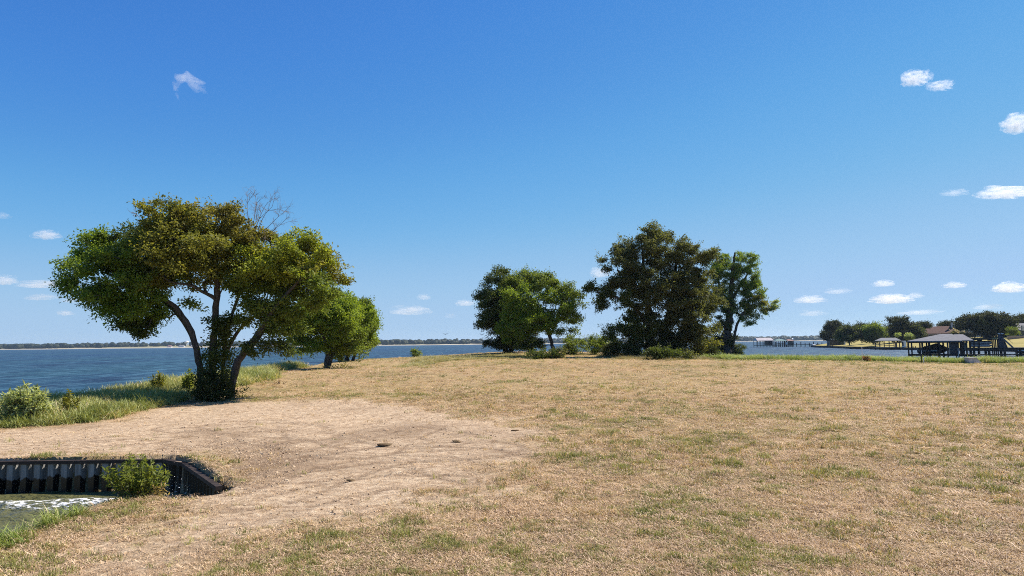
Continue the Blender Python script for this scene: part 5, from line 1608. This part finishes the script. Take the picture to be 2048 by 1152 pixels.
for i, (px, w, h, rm, lab) in enumerate(((338, 9, 4.5, 'redroof', 'low reddish house on the far shore clearing'), (362, 12, 5, 'shingle', 'pale house on the far shore clearing below the water tower'), (385, 8, 4.5, 'pinkwhite', 'tiny pale house on the far shore seen beside the large tree trunk'),
                                          (548, 12, 5, 'redroof', 'far shore house roof seen between the large tree and the pair'), (566, 9, 5, 'shingle', 'smaller far shore house beside the other, between the trees'), (1588, 14, 7, 'white', 'white house on the far shore above the red roofed boathouse'))):
    Yf = float(np.interp(bxx(px, 2700), sx, sy)) + 40
    x = bxx(px, Yf)
    o = thing('far_house', lab, 'house', (x, Yf, 2), 'houses on the far shore')
    w *= 0.8
    h *= 0.8
    box('wall', o, M['white'], x - w, x + w, Yf, Yf + 12, .5, 2 + h)
    hip('roof', o, M[rm], x - w - 1, x + w + 1, Yf - 1, Yf + 13, 2 + h, 2 + h + 4, x - w * .5, x + w * .5)
Yf = float(np.interp(bxx(372, 2700), sx, sy)) + 300
x = bxx(373, Yf)
o = thing('water_tower', 'tiny white water tower above the far shore, left of the large tree trunk', 'water tower', (x, Yf, 6))
lathe('tank', o, M['white'], (x, Yf, bz(684, Yf, 373)), [(1, -7), (7, -3), (8.5, 0), (7, 3.2), (2, 4.5)], 14)
lathe('column', o, M['white'], (x, Yf, 4), [(2.2, 0), (1.5, bz(684, Yf, 373) - 10.5)], 10)
x = bxx(360, Yf)
o = thing('radio_mast', 'hair thin mast above the far shore beside the water tower', 'mast', (x, Yf, 6))
lathe('mast', o, M['alu'], (x, Yf, 4), [(.9, 0), (.6, bz(683, Yf, 360) - 4)], 6)

# ------------------------------------------------------------------ clouds (real volumes, high and far away)
def cloud_material(name, dens, nf=2.3, na=1.9):
    m = bpy.data.materials.new(name)
    m.use_nodes = True
    t = m.node_tree
    for nd in list(t.nodes):
        if nd.type == 'BSDF_PRINCIPLED':
            t.nodes.remove(nd)
    out = t.nodes['Material Output']
    v = t.nodes.new('ShaderNodeVolumePrincipled')
    v.inputs['Color'].default_value = (0.97, 0.97, 0.98, 1)
    v.inputs['Anisotropy'].default_value = 0.2
    q = NB.__new__(NB)
    q.t = t
    tc = t.nodes.new('ShaderNodeTexCoord')
    nz = q.noise(nf, 7, 0.66, q.scale(tc.outputs['Object'], (1, 1, 1.2)), 0.6)
    ln = t.nodes.new('ShaderNodeVectorMath')
    ln.operation = 'LENGTH'
    t.links.new(tc.outputs['Object'], ln.inputs[0])
    fall = q.math('SUBTRACT', 1.0, ln.outputs['Value'])
    d = q.math('ADD', q.math('MULTIPLY', fall, 0.75), q.math('MULTIPLY', q.math('SUBTRACT', nz, 0.5), na))
    d = q.math('MULTIPLY', q.math('MAXIMUM', q.math('MINIMUM', d, 0.6), 0.0), dens / 0.6)
    t.links.new(d, v.inputs['Density'])
    t.links.new(v.outputs[0], out.inputs['Volume'])
    return m
CM_T = cloud_material('thin_cloud', 0.006, 1.5, 4.2)
CM_M = cloud_material('cloud', 0.014, 2.8, 4.4)
CM_D = cloud_material('bright_cloud', 0.020, 2.8, 4.2)
CL = [(374, 172, 92, 62, 'T', 'wispy hooked cloud alone high above the large spreading tree'), (1829, 158, 66, 36, 'D', 'small bright puff high above the far lawn, larger of the close pair'), (1881, 172, 58, 22, 'M', 'thin bright streak cloud beside the larger high puff'),
      (2036, 250, 74, 44, 'D', 'bright slanting cloud cut by the right edge, below the high pair'), (2014, 386, 120, 28, 'M', 'long flat white cloud at the right edge, midway up the sky'), (1910, 386, 56, 16, 'T', 'faint thin streak beside the long flat cloud'),
      (94, 471, 58, 22, 'M', 'small flat cloud left of the large tree crown top'), (4, 432, 40, 16, 'T', 'faint cloud scrap at the left edge above the small flat cloud'), (10, 562, 52, 22, 'M', 'white cloud at the left edge level with the large tree crown'),
      (92, 569, 130, 18, 'T', 'long faint cloud band touching the left side of the large tree crown'), (80, 595, 72, 15, 'T', 'low faint flat cloud second under the long band'), (142, 601, 50, 12, 'T', 'short low flat cloud close under the large tree left lobe'), (131, 627, 36, 12, 'M', 'lowest small puff left of the large tree'),
      (1200, 547, 46, 24, 'M', 'cloud peeping out left of the tallest tree crown'), (931, 607, 44, 14, 'M', 'small white puff touching the dense dark tree'), (848, 595, 30, 14, 'M', 'tiny puff over the gap between the tree groups'), (820, 622, 92, 22, 'T', 'broad double cloud low over the lake between tree groups'), (900, 632, 26, 12, 'T', 'faint scrap low beside the dense dark tree'),
      (1768, 568, 46, 15, 'D', 'bright flat puff above the far lawn, uppermost of its cluster'), (1783, 599, 88, 22, 'D', 'widest low white cloud above the far lawn'), (1830, 592, 34, 13, 'M', 'small puff joined to the widest low cloud'), (1910, 571, 46, 15, 'D', 'lone bright lens shaped puff above the brown house'),
      (2018, 577, 72, 24, 'D', 'bright heap cloud low at the right edge'), (1621, 600, 66, 18, 'M', 'flat cloud over the long pier'), (1676, 583, 60, 12, 'T', 'faint streak up beside the flat cloud over the pier'), (1625, 627, 56, 14, 'T', 'lowest faint cloud over the long pier'), (1975, 614, 60, 14, 'T', 'faint low cloud just over the highest far oak'), (1840, 625, 90, 12, 'T', 'faint lowest streak above the biggest far lawn tree')]
cbm = bmesh.new()
bmesh.ops.create_icosphere(cbm, subdivisions=4, radius=1)
cv_ = np.array([v.co[:] for v in cbm.verts]); cf_ = np.array([[v.index for v in f.verts] for f in cbm.faces])
cbm.free()
hm = cloud_material('wispy_cloud', 0.007, 3.0, 3.2)
hk = np.array([at(px, py, 4200.0 + d) for px, py, d in ((357, 204, 0), (353, 186, 20), (351, 168, 10), (360, 155, 0), (374, 152, -20), (387, 163, 0), (399, 174, 10), (410, 182, 0), (421, 187, 0))])
hr = np.array([1, 6, 9, 12, 13, 12, 13, 9, 1]) * 4200.0 / FPX
V, F = tubes([(hk - hk[4], hr)], 18)
V = V * np.array([1, 1, 1]) + (noise3(V, 0.03, 5)[:, None] - 0.5) * 22
hsz = 130.0
o = link('cloud', mesh_np('cloud', V / hsz, F, hm, True))
o.location = hk[4]
o.scale = (hsz,) * 3
tag(o, CL[0][5], 'cloud', 'small fair weather clouds', 'thing')
for i, (px, py, w, h, k, lab) in enumerate(CL):
    if i == 0:
        continue
    Yc = 4200.0
    c = at(px, py, Yc)
    ppm = FPX / Yc
    v = cv_ * (0.72 + 0.55 * noise3(cv_ + i * 7.3, 2.0, 400 + i))[:, None]
    v[:, 2] = np.where(v[:, 2] < -0.3, -0.3 + (v[:, 2] + 0.3) * 0.45, v[:, 2])
    me = mesh_np('cloud', v, cf_, {'T': CM_T, 'M': CM_M, 'D': CM_D}[k], True)
    o = link('cloud', me)
    o.location = c
    o.scale = (w / 2 / ppm * 1.0, max(w, h) / 2 / ppm * 0.7, h / 2 / ppm * 1.15)
    tag(o, lab, 'cloud', 'small fair weather clouds', 'thing')

# ------------------------------------------------------------------ haze over the lake
m = bpy.data.materials.new('haze')
m.use_nodes = True
t = m.node_tree
for nd in list(t.nodes):
    if nd.type == 'BSDF_PRINCIPLED':
        t.nodes.remove(nd)
v = t.nodes.new('ShaderNodeVolumePrincipled')
v.inputs['Color'].default_value = (0.62, 0.80, 1.0, 1)
v.inputs['Density'].default_value = 0.00005
v.inputs['Anisotropy'].default_value = 0.3
t.links.new(v.outputs[0], t.nodes['Material Output'].inputs['Volume'])
me = bpy.data.meshes.new('haze')
me.from_pydata(boxv(-9600, 9600, -3500, 9600, -5, 70), [], BOXF)
me.materials.append(m)
tag(link('haze', me), kind='stuff')
